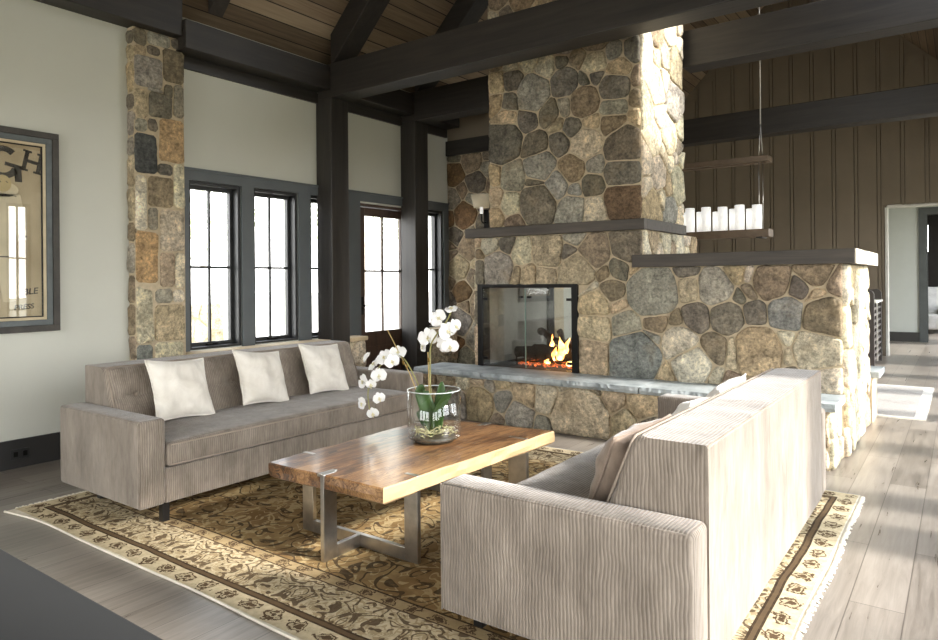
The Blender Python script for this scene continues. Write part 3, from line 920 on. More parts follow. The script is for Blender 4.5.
for p, c in pol:
    a = clip(p, 1, 0, XM)        # left of the tall part's edge
    cx = sum(q[0] for q in p) / len(p)
    if cx < XM: tall.append((p, c))
    else: low.append((p, c))
put_stones(bm, lay, tall, (0, FY, 0), (1, 0, 0), (0, 0, 1), (0, -1, 0), h=.026, seed=6)
# right face of tall part above the bar (from cap to mantel) and left face
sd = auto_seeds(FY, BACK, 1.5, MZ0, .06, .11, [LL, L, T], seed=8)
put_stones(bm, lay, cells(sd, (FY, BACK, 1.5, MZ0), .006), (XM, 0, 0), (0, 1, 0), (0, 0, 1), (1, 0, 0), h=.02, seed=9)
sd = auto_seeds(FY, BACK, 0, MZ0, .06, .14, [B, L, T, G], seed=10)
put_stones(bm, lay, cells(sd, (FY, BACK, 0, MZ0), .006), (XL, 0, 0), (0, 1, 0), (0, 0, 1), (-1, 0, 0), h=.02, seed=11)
FP(obj('fireplace_body', bm, [stone_m, mortar_m], fp))
# chimney
bm, lay = stone_bm()
box(bm, CXL, CXR, FY, CHB, MZ1, 6.45, 1)
ch = auto_seeds(CXL, CXR, MZ1, 6.4, .06, .14, [D, G, D, B, T, L], ch, seed=12, keep=lambda u, v: v > 2.95 or u < 10)
put_stones(bm, lay, cells(ch, (CXL, CXR, MZ1, 6.4), .0055), (0, FY, 0), (1, 0, 0), (0, 0, 1), (0, -1, 0), h=.026, seed=13)
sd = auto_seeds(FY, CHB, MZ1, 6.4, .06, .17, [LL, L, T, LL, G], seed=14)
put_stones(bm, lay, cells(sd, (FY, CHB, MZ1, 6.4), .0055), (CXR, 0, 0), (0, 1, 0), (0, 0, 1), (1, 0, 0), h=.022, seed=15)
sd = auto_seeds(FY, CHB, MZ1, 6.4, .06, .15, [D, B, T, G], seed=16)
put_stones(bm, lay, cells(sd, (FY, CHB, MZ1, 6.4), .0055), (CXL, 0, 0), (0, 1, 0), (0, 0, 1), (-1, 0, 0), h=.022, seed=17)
FP(obj('chimney', bm, [stone_m, mortar_m], fp))
# low side wall
bm, lay = stone_bm()
box(bm, XM, XR, FY, BACK, 0, BARZ, 1)
put_stones(bm, lay, low, (0, FY, 0), (1, 0, 0), (0, 0, 1), (0, -1, 0), h=.026, seed=18)
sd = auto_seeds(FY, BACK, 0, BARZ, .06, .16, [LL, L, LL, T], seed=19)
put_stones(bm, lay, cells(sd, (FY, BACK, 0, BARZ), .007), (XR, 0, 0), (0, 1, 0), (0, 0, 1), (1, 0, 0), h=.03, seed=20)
FP(obj('side_wall', bm, [stone_m, mortar_m], fp))
bm = new(); box(bm, XM - .08, -.615, FY - .05, BACK + .03, BARZ, 1.50); o = FP(obj('wall_cap', bm, mantel_wood, fp, bevel=.004))
o['label'] = 'dark timber cap of the low side wall'
bm = new(); box(bm, -.615, -.607, FY - .05, BACK + .03, BARZ, 1.50); o = FP(obj('cap_end_face', bm, plain('pale_cap_end', (214, 206, 190), .7, var=.08, scale=12), fp)); o['label'] = 'pale end face of the cap'  # thin face on the cap's right end, paler than the cap
bm = new(); box(bm, CXL - .26, CXR + .045, FY - .07, FY, MZ0, MZ1); box(bm, CXR, CXR + .045, FY, CHB - .02, MZ0, MZ1); box(bm, CXL - .235, CXL, FY, CHB + .03, MZ0, MZ1); box(bm, CXL, CXR, FY, CHB, MZ0, MZ1)
FP(obj('mantel_shelf', bm, mantel_wood, fp, bevel=.004))
# raised hearth
HX0, HX1, HY0 = -4.35, -0.70, 5.09
bm, lay = stone_bm()
HBK = 5.50
box(bm, HX0 + .03, HX1 - .03, HY0, HBK, 0, HEARTH - .055, 1)
hs = seeds_from([(45,500,42,G),(120,500,45,T),(195,495,30,G),(260,475,34,T),(240,535,44,G),(325,485,38,L),(430,545,92,L),(395,468,24,L),(520,490,36,T),(560,560,40,T),(480,478,24,D),(625,500,46,T),(735,510,66,B),(650,570,40,G)], 440, 240, 3.046)
hs = [(s[0] * HY0 / FY, 1.3 + (s[1] - 1.3) * HY0 / FY, s[2] * HY0 / FY, s[3]) for s in hs]
hs = auto_seeds(HX0, HX1, 0, HEARTH - .05, .06, .13, [T, L, G, B], hs, seed=22)
put_stones(bm, lay, cells(hs, (HX0 + .03, HX1 - .03, 0, HEARTH - .055), .008), (0, HY0, 0), (1, 0, 0), (0, 0, 1), (0, -1, 0), h=.03, seed=22)
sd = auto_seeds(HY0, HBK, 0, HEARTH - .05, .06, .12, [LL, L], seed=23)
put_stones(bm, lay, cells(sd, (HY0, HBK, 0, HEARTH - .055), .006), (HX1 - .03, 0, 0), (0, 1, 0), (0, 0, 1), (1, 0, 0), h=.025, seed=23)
FP(obj('hearth_base', bm, [stone_m, mortar_m], fp))
xs = [HX0, -3.55, -2.72, -2.05, -1.36, HX1 + .015]
for a, b in zip(xs, xs[1:]):
    bm = new()
    # rough split front edge
    n = int((b - a) / .02)
    yb = FY if True else 0
    top = []; mid = []; bot = []; 
    for i in range(n + 1):
        x = a + .0035 + (b - a - .007) * i / n
        r = mnoise.noise(Vector((x * 24, 3.3, 0))) * .010 + mnoise.noise(Vector((x * 60, 7.3, 0))) * .006
        r2 = mnoise.noise(Vector((x * 30, 9.3, 0))) * .012
        top.append((x, HY0 - .035 + r, HEARTH)); mid.append((x, HY0 - .045 + r2, HEARTH - .03)); bot.append((x, HY0 - .03 + r, HEARTH - .055))
    T_ = [bm.verts.new(p) for p in top]; M_ = [bm.verts.new(p) for p in mid]; B_ = [bm.verts.new(p) for p in bot]
    TB = [bm.verts.new((p[0], FY, HEARTH)) for p in top]; BB = [bm.verts.new((p[0], FY, HEARTH - .055)) for p in top]
    for R1, R2 in ((TB, T_), (T_, M_), (M_, B_), (B_, BB), (BB, TB)):
        for i in range(n): bm.faces.new((R1[i], R1[i + 1], R2[i + 1], R2[i]))
    bm.faces.new((TB[0], T_[0], M_[0], B_[0], BB[0])); bm.faces.new((TB[-1], BB[-1], B_[-1], M_[-1], T_[-1]))
    FP(obj('hearth_slab', bm, bluestone, fp))
# slab on the far side of the low wall
bm = new(); rbox(bm, -2.2, -.60, BACK + .03, BACK + .5, HEARTH - .055, HEARTH, .006, 2); FP(obj('hearth_slab', bm, bluestone, fp))
bm = new(); box(bm, -2.2, -.66, BACK + .03, BACK + .46, 0, HEARTH - .055); FP(obj('hearth_base', bm, mortar_m, fp))
# firebox lining and floor
lin = plain('firebox_panel', (160, 156, 148), .6, var=.15, scale=5, bump=.2)
bm = new()
box(bm, FBX0, FBX0 + .02, FY + .12, BACK - .02, HEARTH, FBZ1); box(bm, FBX1 - .02, FBX1, FY + .12, BACK - .02, HEARTH, FBZ1)
box(bm, FBX0, FBX1, FY + .12, BACK - .02, FBZ1 - .02, FBZ1)
FP(obj('firebox_lining', bm, lin, fp))
bm = new(); box(bm, FBX0, FBX1, FY + .0, BACK - .02, .30, HEARTH); FP(obj('firebox_floor', bm, plain('firebox_floor_stone', (70, 68, 64), .8), fp))
bm = new()
fy0, fy1 = FY - .03, FY + .10
box(bm, FBX0 - .005, FBX0 + .055, fy0, fy1, HEARTH, FBZ1 + .012); box(bm, FBX1 - .055, FBX1 + .005, fy0, fy1, HEARTH, FBZ1 + .012); box(bm, FBX0 + .055, FBX1 - .055, fy0, fy1, FBZ1 - .022, FBZ1 + .012)
FP(obj('firebox_frame', bm, black_metal, fp, bevel=.003))
bm = new(); box(bm, FBX0, FBX0 + .05, BACK - .12, BACK + .01, HEARTH, FBZ1); box(bm, FBX1 - .05, FBX1, BACK - .12, BACK + .01, HEARTH, FBZ1); box(bm, FBX0 + .05, FBX1 - .05, BACK - .12, BACK + .01, FBZ1 - .03, FBZ1)
FP(obj('firebox_frame', bm, black_metal, fp, bevel=.003))
midx = (FBX0 + FBX1) / 2
for (a, b, hx) in ((FBX0 + .06, midx - .004, FBX0 + .06), (midx + .004, FBX1 - .06, FBX1 - .06)):
    bm = new(); box(bm, a, b, FY - .022, FY - .014, HEARTH + .012, FBZ1 - .03)
    gd = FP(obj('glass_door', bm, hearth_glass, fp))
    for z in (HEARTH + .08, FBZ1 - .13):
        bm = new(); s = 1 if hx == a else -1
        box(bm, min(hx, hx + s * .045), max(hx, hx + s * .045), FY - .028, FY - .008, z - .012, z + .012); FP(obj('hinge', bm, black_metal, gd))
    hx2 = b - .04 if a == FBX0 + .06 else a + .04
    bm = new(); box(bm, hx2 - .02, hx2 + .02, FY - .03, FY - .01, FBZ1 - .12, FBZ1 - .10); FP(obj('door_clip', bm, black_metal, gd))
bm = new(); box(bm, midx - .004, midx + .004, FY - .024, FY - .012, HEARTH + .012, FBZ1 - .03); FP(obj('glass_edge', bm, plain('green_glass_edge', (110, 135, 125), .3), fp))

# grate, logs, embers, flames
GX, GY = -3.22, FY + .36
gr = thing('fire_grate', 'black iron grate holding the burning logs', 'grate', (GX, GY, HEARTH))
for i in range(7):
    bm = new(); x = -.36 + i * .11
    tube(bm, [(x, -.17, .12), (x, -.16, .05), (x, .16, .05), (x, .17, .12)], .008, 6); obj('bar', bm, black_metal, gr)
for sy in (-.12, .12):
    bm = new(); tube(bm, [(-.40, sy, .04), (.36, sy, .04)], .009, 6); obj('cross_bar', bm, black_metal, gr)
for sx in (-.38, .34):
    for sy in (-.12, .12):
        bm = new(); tube(bm, [(sx, sy, 0), (sx, sy, .04)], .009, 6); obj('leg', bm, black_metal, gr)
def log(p0, p1, r, label, seed):
    bm = new(); p0, p1 = Vector(p0), Vector(p1); N_ = 14; pts = []; rr = []
    for i in range(N_):
        s = i / (N_ - 1); p = p0.lerp(p1, s) + Vector((0, mnoise.noise(Vector((s * 3, seed, 0))) * .02, mnoise.noise(Vector((s * 3, seed, 5))) * .02))
        pts.append(p); rr.append(r * (1 + mnoise.noise(Vector((s * 6, seed, 9))) * .2))
    tube(bm, pts, rr, 12)
    for v in bm.verts: v.co += Vector((0, 0, 1)) * mnoise.noise(v.co * 30) * .008
    o = obj('firewood_log', bm, log_m); tag(o, label, 'log', 'logs burning on the grate'); shift(o, tuple(p0))
z0 = HEARTH
log((GX - .42, GY - .06, z0 + .12), (GX + .36, GY - .08, z0 + .13), .058, 'thick front log lying across the grate', 1)
log((GX - .30, GY + .08, z0 + .13), (GX + .40, GY + .07, z0 + .12), .06, 'thick log lying at the back of the grate', 2)
log((GX - .22, GY + .05, z0 + .33), (GX + .12, GY - .04, z0 + .20), .034, 'thin charred branch leaning across the front log, upper end to the left', 3)
log((GX + .02, GY + .02, z0 + .34), (GX + .10, GY + .0, z0 + .18), .03, 'short upright stub standing in the flames', 4)
log((GX + .12, GY - .0, z0 + .22), (GX + .42, GY + .02, z0 + .30), .05, 'log resting on top at the right, behind glass', 5)
bm = new()
for i in range(220):
    x, y = random.uniform(-.34, .36), random.uniform(-.2, .16)
    c = Vector((GX + x, GY + y, z0 + .012 + random.random() * .02)); r = random.uniform(.008, .018)
    bmesh.ops.create_icosphere(bm, subdivisions=1, radius=r, matrix=Matrix.Translation(c) @ Euler((random.random() * 3, random.random() * 3, 0)).to_matrix().to_4x4())
o = obj('ember_bed', bm, ember_m); tag(o, 'bed of glowing orange embers under the grate', 'embers', kind='stuff')
def flame(x, y, z, h, w, label, seed):
    bm = new(); pts = []; rr = []
    for i in range(12):
        s = i / 11; pts.append((x + math.sin(s * 4 + seed) * .03 * s * h / .2 + s * .02, y, z + s * h)); rr.append(max(.002, w * math.sin(PI * min(1, (s * .8 + .18))) * (1 - s * .55)))
    tube(bm, pts, rr, 10)
    for v in bm.verts: v.co.x += mnoise.noise(v.co * 18 + Vector((seed, 0, 0))) * .02
    o = obj('flame', bm, flame_m, smooth=True); tag(o, label, 'flame', 'flames over the logs'); shift(o, (x, y, z))
flame(GX + .12, GY - .16, z0 + .08, .22, .05, 'tallest bright yellow flame in the middle of the fire', 0)
flame(GX + .06, GY - .15, z0 + .07, .13, .035, 'short orange flame left of the tallest flame', 2)
flame(GX + .17, GY - .13, z0 + .14, .15, .03, 'slender flame just right of the tallest flame', 4)
flame(GX + .33, GY - .09, z0 + .20, .11, .05, 'broad orange flame at the right above the logs', 5)
flame(GX - .04, GY - .02, z0 + .19, .12, .03, 'small flame by the leaning branch', 7)
flame(GX - .02, GY - .15, z0 + .03, .05, .035, 'low flame licking the front log at the left', 9)
flame(GX + .22, GY - .17, z0 + .03, .05, .04, 'low flame licking the front log at the right', 11)

# sconce on the wing wall
p = onY(486, 208, WY - .03)
sc = thing('wall_sconce', 'candle sconce with cream shade on the stone wall left of the chimney', 'lamp', (p[0], WY - .02, p[1]))
bm = new(); box(bm, -.035, .035, -.012, 0, -.28, -.02); obj('back_plate', bm, black_metal, sc, bevel=.004)
bm = new(); tube(bm, [(0, -.012, -.18), (0, -.08, -.19), (0, -.11, -.17), (0, -.11, -.06)], .008, 8); obj('arm', bm, black_metal, sc)
bm = new(); lathe(bm, [(.02, -.08), (.02, .02)], 0, -.11, 12); obj('candle_sleeve', bm, candle_glass, sc)
bm = new()
lathe(bm, [(.095, -.005), (.13, .155)], 0, -.11, 28); bmesh.ops.delete(bm, geom=[f for f in bm.faces if len(f.verts) > 4], context='FACES_ONLY')
shade_m = plain('cream_shade', (222, 210, 184), .85); shade_m.node_tree.nodes['Principled BSDF'].inputs['Emission Color'].default_value = (1, .85, .6, 1); shade_m.node_tree.nodes['Principled BSDF'].inputs['Emission Strength'].default_value = .05
o = obj('lamp_shade', bm, shade_m, sc, smooth=True); sm = o.modifiers.new('thick', 'SOLIDIFY'); sm.thickness = .003

# ================================================================== SOFAS
def build_sofa(label, loc, rot, cushion_note=None):
    t = thing('sofa', label, 'sofa', loc, rot)
    HD, HL = .455, 1.15          # half depth, half length; front is +x
    aw = .15
    for s in (-1, 1):
        y0, y1 = (-HL, -HL + aw) if s < 0 else (HL - aw, HL)
        bm = new()
        vs, fs = box(bm, -HD, HD, y0, y1, .105, .568)
        bmesh.ops.subdivide_edges(bm, edges=[e for e in bm.edges], cuts=1, use_grid_fill=True)
        bmesh.ops.bevel(bm, geom=[e for e in bm.edges if e.calc_face_angle(0) > .5], offset=.022, segments=4, profile=.5, affect='EDGES')
        a = obj('armrest', bm, cord_m, t, smooth=True)
        bm = new()          # welt seams around the outer face and the front
        e = .008
        tube(bm, [(-HD + .02, y0 + e if s < 0 else y1 - e, .562), (HD - .02, y0 + e if s < 0 else y1 - e, .562)], .0035, 6)
        tube(bm, [(HD - .006, y0 + .006 if s < 0 else y1 - .006, .562), (HD - .006, y0 + .006 if s < 0 else y1 - .006, .11)], .0035, 6)
        obj('welt', bm, cord_m, a)
    bm = new(); rbox(bm, -HD + .06, HD - .012, -HL + aw, HL - aw, .105, .295, .012, 3); obj('seat_base', bm, cord_m, t, smooth=True)
    # one long bench cushion with crowned top
    bm = new()
    ya, yb, xa, xb, za, zb = -HL + aw + .004, HL - aw - .004, -HD + .26, HD + .012, .30, .432
    vs, fs = box(bm, xa, xb, ya, yb, za, zb)
    bmesh.ops.bevel(bm, geom=list(bm.edges), offset=.028, segments=4, profile=.5, affect='EDGES')
    for k in range(18):
        bmesh.ops.bisect_plane(bm, geom=list(bm.verts) + list(bm.edges) + list(bm.faces), plane_co=(0, ya + (yb - ya) * (k + .5) / 18, 0), plane_no=(0, 1, 0))
    for k in range(8):
        bmesh.ops.bisect_plane(bm, geom=list(bm.verts) + list(bm.edges) + list(bm.faces), plane_co=(xa + (xb - xa) * (k + .5) / 8, 0, 0), plane_no=(1, 0, 0))
    for v in bm.verts:
        u = (v.co.x - xa) / (xb - xa); w = (v.co.y - ya) / (yb - ya)
        k = max(0, 1 - (2 * u - 1) ** 4) * max(0, 1 - (2 * w - 1) ** 8)
        if v.co.z > .36: v.co.z += .022 * k + .006 * mnoise.noise(v.co * 5)
        v.co.x += .004 * mnoise.noise(v.co * 7)
    sc_ = obj('seat_cushion', bm, cord_m, t, smooth=True)
    bm = new()
    for z in (zb - .012, za + .012):
        tube(bm, [(xb - .004, ya + .02, z), (xb - .004, yb - .02, z)], .004, 6)
    obj('piping', bm, piping_m, sc_)
    # backrest between the arms: front reclined, one row of buttons with pulled seams
    bm = new()
    by0, by1 = -HL + aw + .002, HL - aw - .002
    zb0, zb1 = .105, .79
    ny, nz = 110, 30
    btn = [by0 + (by1 - by0) * (i + .5) / 6 for i in range(6)]
    bz = .615
    grid = []
    def fx(z):       # front surface
        s = max(0, (z - .40) / (.80 - .40)); return -HD + .40 - .155 * s
    for i in range(ny + 1):
        y = by0 + (by1 - by0) * i / ny; row = []
        for j in range(nz + 1):
            z = .30 + (zb1 - .30) * j / nz
            x = fx(z)
            ey = min(y - by0, by1 - y); ez = zb1 - z
            x -= .035 * max(0, 1 - ey / .035) ** 2 + .03 * max(0, 1 - ez / .03) ** 2
            d = 0
            for b in btn:
                r2 = ((y - b) ** 2 + (z - bz) ** 2)
                d += .030 * math.exp(-r2 / .003)
            near = min(abs(y - b) for b in btn)
            d += .016 * math.exp(-((z - bz) / .016) ** 2) * (.4 + .6 * math.exp(-(near / .12) ** 2))
            row.append(bm.verts.new((x - d, y, z)))
        grid.append(row)
    for i in range(ny):
        for j in range(nz): bm.faces.new((grid[i][j], grid[i + 1][j], grid[i + 1][j + 1], grid[i][j + 1]))
    back = [[bm.verts.new((-HD + (.006 if z > .785 or z < .11 else 0), y, z)) for z in (zb0, .11, .78, zb1)] for y in (by0, by1)]
    fb = [bm.verts.new((-HD + .40, y, zb0)) for y in (by0, by1)]
    T0, T1 = [g[nz] for g in grid], None
    bm.faces.new([g[nz] for g in grid] + [back[1][3], back[0][3]])
    for s, gr_ in ((0, grid[0]), (1, grid[-1])):
        bm.faces.new(list(gr_) + [back[s][3], back[s][2], back[s][1], back[s][0], fb[s]])
    bm.faces.new((back[0][0], back[0][3], back[1][3], back[1][0])) if False else None
    for j in range(3): bm.faces.new((back[0][j], back[0][j + 1], back[1][j + 1], back[1][j]))
    bm.faces.new((back[0][0], back[1][0], fb[1], fb[0]))
    bm.faces.new([g[0] for g in grid] + [fb[1], fb[0]])
    bo = obj('backrest', bm, cord_m, t, smooth=False)
    for f in bo.data.polygons:
        f.use_smooth = len(f.vertices) == 4 and f.normal.x > .2
    for b in btn:
        bm = new(); bmesh.ops.create_uvsphere(bm, u_segments=12, v_segments=8, radius=.012, matrix=Matrix.Translation((fx(bz) - .034, b, bz)) @ Matrix.Scale(.6, 4, (1, 0, 0)))
        obj('button', bm, piping_m, bo, smooth=True)
    bm = new()
    tube(bm, [(fx(.5) + .002, by0 + .012, .48), (fx(.78) - .01, by0 + .012, .775), (fx(.78) - .016, by0 + .03, .787), (fx(.78) - .016, by1 - .03, .787), (fx(.78) - .01, by1 - .012, .775), (fx(.5) + .002, by1 - .012, .48)], .0045, 6)
    tube(bm, [(-HD + .003, by0 + .004, .58), (-HD + .003, by0 + .004, .785), (-HD + .003, by1 - .004, .785), (-HD + .003, by1 - .004, .58)], .0035, 6)
    obj('piping', bm, piping_m, bo)
    for lx in (HD - .06, -HD + .16):
        for ly in (-HL + .17, HL - .17):
            bm = new(); box(bm, lx - .02, lx + .02, ly - .02, ly + .02, 0, .106); obj('leg', bm, dark_leg, t, bevel=.002)
    return t
RZ = .008   # rug thickness carried under the legs
build_sofa('taupe corduroy sofa with tufted back standing below the windows, three cream pillows on it', (-3.915, 2.99, RZ), 0)
build_sofa('taupe corduroy sofa in the right foreground, seen from behind its back and near arm', (-1.075, 3.06, RZ), PI)

def pillow_mesh(w, h, T, seed, n=26):
    bm = new(); front = []; 
    def P(u, v, s):
        a, b = abs(u), abs(v)
        e = (max(0, 1 - a ** 2.6) * max(0, 1 - b ** 2.6)) ** .55
        k = 1 - .09 * (1 - b ** 2) * a ** 3; k2 = 1 - .09 * (1 - a ** 2) * b ** 3
        wr = mnoise.noise(Vector((u * 2.4, v * 2.4, seed + s))) * .026 + mnoise.noise(Vector((u * 6, v * 3, seed + s * 3))) * .007
        return Vector((s * (T / 2 * e) + wr * e, u * w / 2 * k, v * h / 2 * k2))
    G = {}
    for s in (1, -1):
        for i in range(n + 1):
            for j in range(n + 1):
                u, v = -1 + 2 * i / n, -1 + 2 * j / n
                if s == -1 and (i in (0, n) or j in (0, n)): G[s, i, j] = G[1, i, j]
                else: G[s, i, j] = bm.verts.new(P(u, v, s))
        for i in range(n):
            for j in range(n): bm.faces.new((G[s, i, j], G[s, i + 1, j], G[s, i + 1, j + 1], G[s, i, j + 1]))
    edge = [P(-1 + 2 * i / n, -1, 1) for i in range(n)] + [P(1, -1 + 2 * i / n, 1) for i in range(n)] + [P(1 - 2 * i / n, 1, 1) for i in range(n)] + [P(-1, 1 - 2 * i / n, 1) for i in range(n)]
    return bm, edge
def pillow(label, loc, rot, w, h, T, mat, pip, seed, group=None):
    bm, edge = pillow_mesh(w, h, T, seed)
    t = thing('throw_pillow', label, 'pillow', loc, 0, group); t.rotation_euler = rot
    o = obj('pillow_cover', bm, mat, t, smooth=True)
    bm = new(); tube(bm, edge, .005, 6, closed=True); obj('piping', bm, pip, o)
    return t
# on the left sofa: they lean back (toward -x) against the backrest
for (yc, rx, label, sd, yz) in ((2.36, -4, 'cream velvet pillow nearest the stone pier on the tufted sofa', 1, 4), (2.96, -7, 'cream velvet pillow in the middle of the tufted sofa, between two others', 2, 6), (3.53, -5, 'cream velvet pillow nearest the timber post on the tufted sofa', 3, 4)):
    pillow(label, (-3.93, yc, .642), (math.radians(rx), math.radians(-24), math.radians(yz)), .40, .385, .14, pillow_m, pillow_m, sd * 3.7)
# on the right sofa
pillow('taupe pillow on edge between the near arm and back of the foreground sofa', (-1.0, 2.36, .612), (math.radians(4), math.radians(24), math.radians(-8)), .38, .35, .15, taupe_pillow_m, taupe_pillow_m, 15.2)
pillow('white sunlit pillow, second along the back of the foreground sofa', (-.99, 3.0, .605), (math.radians(-5), math.radians(22), 0), .40, .36, .17, pillow_white, pillow_white, 17.9)
pillow('white fluffy pillow at the hearth end of the foreground sofa', (-.98, 3.48, .615), (math.radians(4), math.radians(20), 0), .42, .37, .18, pillow_white, pillow_white, 20.1)

# ================================================================== RUG
x0, x1, y0, y1 = RUG
bm = new(); nx, ny = 120, 90; grid = []
def rug_edge(x, y):
    if y < y0 + .3: y += (mnoise.noise(Vector((x * 1.3, 0, 0))) * .018 - .05 * max(0, 1 - (x - x0) / .5) ** 2) * (1 - (y - y0) / .3)
    if x > x1 - .3: x += mnoise.noise(Vector((y * 1.6, 4, 0))) * .012 * (1 - (x1 - x) / .3)
    return x, y
for i in range(nx + 1):
    grid.append([bm.verts.new((*rug_edge(x0 + (x1 - x0) * i / nx, y0 + (y1 - y0) * j / ny), .0075)) for j in range(ny + 1)])
for i in range(nx):
    for j in range(ny): bm.faces.new((grid[i][j], grid[i + 1][j], grid[i + 1][j + 1], grid[i][j + 1]))
rim = [e for e in bm.edges if len(e.link_faces) == 1]
r = bmesh.ops.extrude_edge_only(bm, edges=rim)
for v in [g for g in r['geom'] if isinstance(g, bmesh.types.BMVert)]: v.co.z = .0005
ar = thing('area_rug', 'faded gold and brown patterned rug lying under both sofas and the table', 'rug', (0, 0, 0))
obj('rug_pile', bm, rug_m, ar)
for (xe, s) in ((x1, 1), (x0, -1)):
    bm = new(); y = y0 + .01
    while y < y1:
        a = random.uniform(-.35, .35); l = random.uniform(.018, .034)
        xx = rug_edge(xe, y)[0]
        tube(bm, [(xx, y, .005), (xx + s * l * .5, y + a * l * .3, .006), (xx + s * l, y + a * l, .003)], .0035, 4)
        y += .011
    o = obj('fringe', bm, fringe_m, ar); o['kind'] = 'stuff'
bm = new(); tube(bm, [(*rug_edge(x0 + (x1 - x0) * i / 80, y0), .006) for i in range(81)], .006, 6); obj('edge_binding', bm, fringe_m, ar)

# small mat beyond the fireplace
t = thing('floor_mat', 'pale grey woven mat with white border beyond the low stone wall', 'rug', (-1.5, 8.4, 0))
mw = make_velvet('grey_weave', (150, 144, 138), (178, 172, 165), .1, 60)
bm = new(); rbox(bm, -1.3, 1.13, -1.0, 1.0, .0, .01, .003, 1); obj('mat_weave', bm, mw, t)
bm = new()
for q in ((-1.38, 1.22, -1.07, -1.0), (-1.38, 1.22, 1.0, 1.07), (-1.38, -1.3, -1.0, 1.0), (1.13, 1.22, -1.0, 1.0)): box(bm, *q, 0, .011)
obj('mat_border', bm, plain('white_binding', (220, 216, 208), .8), t)

# ================================================================== COFFEE TABLE
ct = thing('coffee_table', 'low live-edge walnut coffee table with brushed steel strap legs', 'table', (-2.39, 2.82, RZ))
TZ0, TZ1 = .325, .40
out = []
P = [(-2.78, 2.13), (-2.02, 2.14), (-1.955, 3.53), (-2.80, 3.42)]
for k in range(4):
    a, b = Vector(P[k]), Vector(P[(k + 1) % 4]); n = 40
    nrm = Vector(((b - a).y, -(b - a).x)).normalized()
    for i in range(n):
        s = i / n; p = a.lerp(b, s)
        w = {0: .006, 1: .012, 2: .006, 3: .022}[k]
        env = min(1, s * 8, (1 - s) * 8)
        out.append(p + nrm * w * env * (mnoise.noise(Vector((p.x * 3, p.y * 3, k))) + .4 * mnoise.noise(Vector((p.x * 12, p.y * 12, k)))))
bm = new()
cen = Vector((-2.39, 2.82))
def ring(off, z, wob=0):
    R = []
    for i, p in enumerate(out):
        d = (cen - p); l = d.length; q = p + d / l * (off + wob * mnoise.noise(Vector((p.x * 9, p.y * 9, z * 40))))
        R.append(bm.verts.new((q.x + 2.39, q.y - 2.82, z)))
    return R
rs = [ring(.02, TZ0), ring(.0, TZ0 + .012, .012), ring(-.003, TZ0 + .04, .014), ring(.0, TZ1 - .006, .004), ring(.006, TZ1)]
for A_, B_ in zip(rs, rs[1:]):
    for i in range(len(A_)): bm.faces.new((A_[i], A_[(i + 1) % len(A_)], B_[(i + 1) % len(A_)], B_[i]))
bm.faces.new(rs[0][::-1]); bm.faces.new(rs[-1])
obj('table_top', bm, slab_m, ct)
def strap(name, x0, x1, y0, y1, z0, z1):
    bm = new(); box(bm, x0 + 2.39, x1 + 2.39, y0 - 2.82, y1 - 2.82, z0, z1); return obj(name, bm, steel, ct, bevel=.002)
def leg_set(ya, yend, s):
    strap('leg', -2.095, -2.015 + (.04 if s < 0 else 0), ya - .012, ya + .012, 0, TZ1 + .002)
    strap('leg', -2.80, -2.72, ya - .012, ya + .012, 0, TZ1 + .001)
    strap('leg', -2.405, -2.38, min(yend, yend + s * .08), max(yend, yend + s * .08), 0, TZ1 + .002)
    strap('foot_bar', -2.72, -2.095, ya - .012, ya + .012, 0, .06)
    strap('foot_bar', -2.405, -2.38, min(yend + s * .08, ya - s * .012), max(yend + s * .08, ya - s * .012), 0, .06)
    strap('inlay', -2.425, -2.395, min(yend, yend + s * .1), max(yend, yend + s * .1), TZ1 - .01, TZ1 + .0025)
leg_set(2.37, 2.128, 1); leg_set(3.26, 3.50, -1)
ct['label'] = 'low live-edge walnut coffee table with brushed steel strap legs, orchid vase on it'

# ================================================================== ORCHID IN GLASS
VX, VYY, VZ = -2.385, 2.94, TZ1 + RZ
vs_ = thing('glass_vase', 'clear glass cylinder vase on the coffee table, orchid inside', 'vase', (VX, VYY, VZ))
bm = new()
R, H_ = .148, .285
lathe(bm, [(.118, .022), (R - .006, .024), (R, .034), (R, H_ - .001), (R - .003, H_)], n=48)
bmesh.ops.delete(bm, geom=[f for f in bm.faces if len(f.verts) > 4], context='FACES_ONLY')
vw = obj('vase_wall', bm, vase_glass, vs_, smooth=True)
bm = new(); tube(bm, [((R - .002) * math.cos(2 * PI * k / 48), (R - .002) * math.sin(2 * PI * k / 48), H_) for k in range(48)], .0028, 6, closed=True)
obj('rim', bm, plain('polished_glass_rim', (225, 232, 230), .08), vw)
bm = new(); lathe(bm, [(.0, .0), (.105, .0), (.118, .012), (.118, .03), (.10, .036), (0, .036)], n=40)
o = obj('pebble_base', bm, plain('dark_pebbles', (64, 60, 50), .35, var=.5, scale=50, bump=.6), vs_, smooth=True)
oc = thing('potted_orchid', 'white moth orchid with two arching stems standing in the glass vase', 'plant', (VX, VYY, VZ + .036))
petal_m = NT('white_petal'); petal_m.base(s2l((246, 245, 243))); petal_m.set(Roughness=.5)
petal_m.b.inputs['Subsurface Weight'].default_value = .0
nn = petal_m.noise(petal_m.coord(), 20); petal_m.base(petal_m.ramp(nn, [(.3, s2l((238, 238, 238))), (.7, s2l((252, 251, 248)))])); petal_m = petal_m.m
leaf_m = NT('orchid_leaf'); nn = leaf_m.noise(leaf_m.coord(), 12, 4); leaf_m.base(leaf_m.ramp(nn, [(.3, s2l((28, 50, 20))), (.7, s2l((66, 98, 42)))])); leaf_m.set(Roughness=.3); leaf_m = leaf_m.m
stem_m = plain('orchid_stem', (150, 146, 92), .5); stake_m = plain('bamboo_stake', (196, 170, 112), .6)
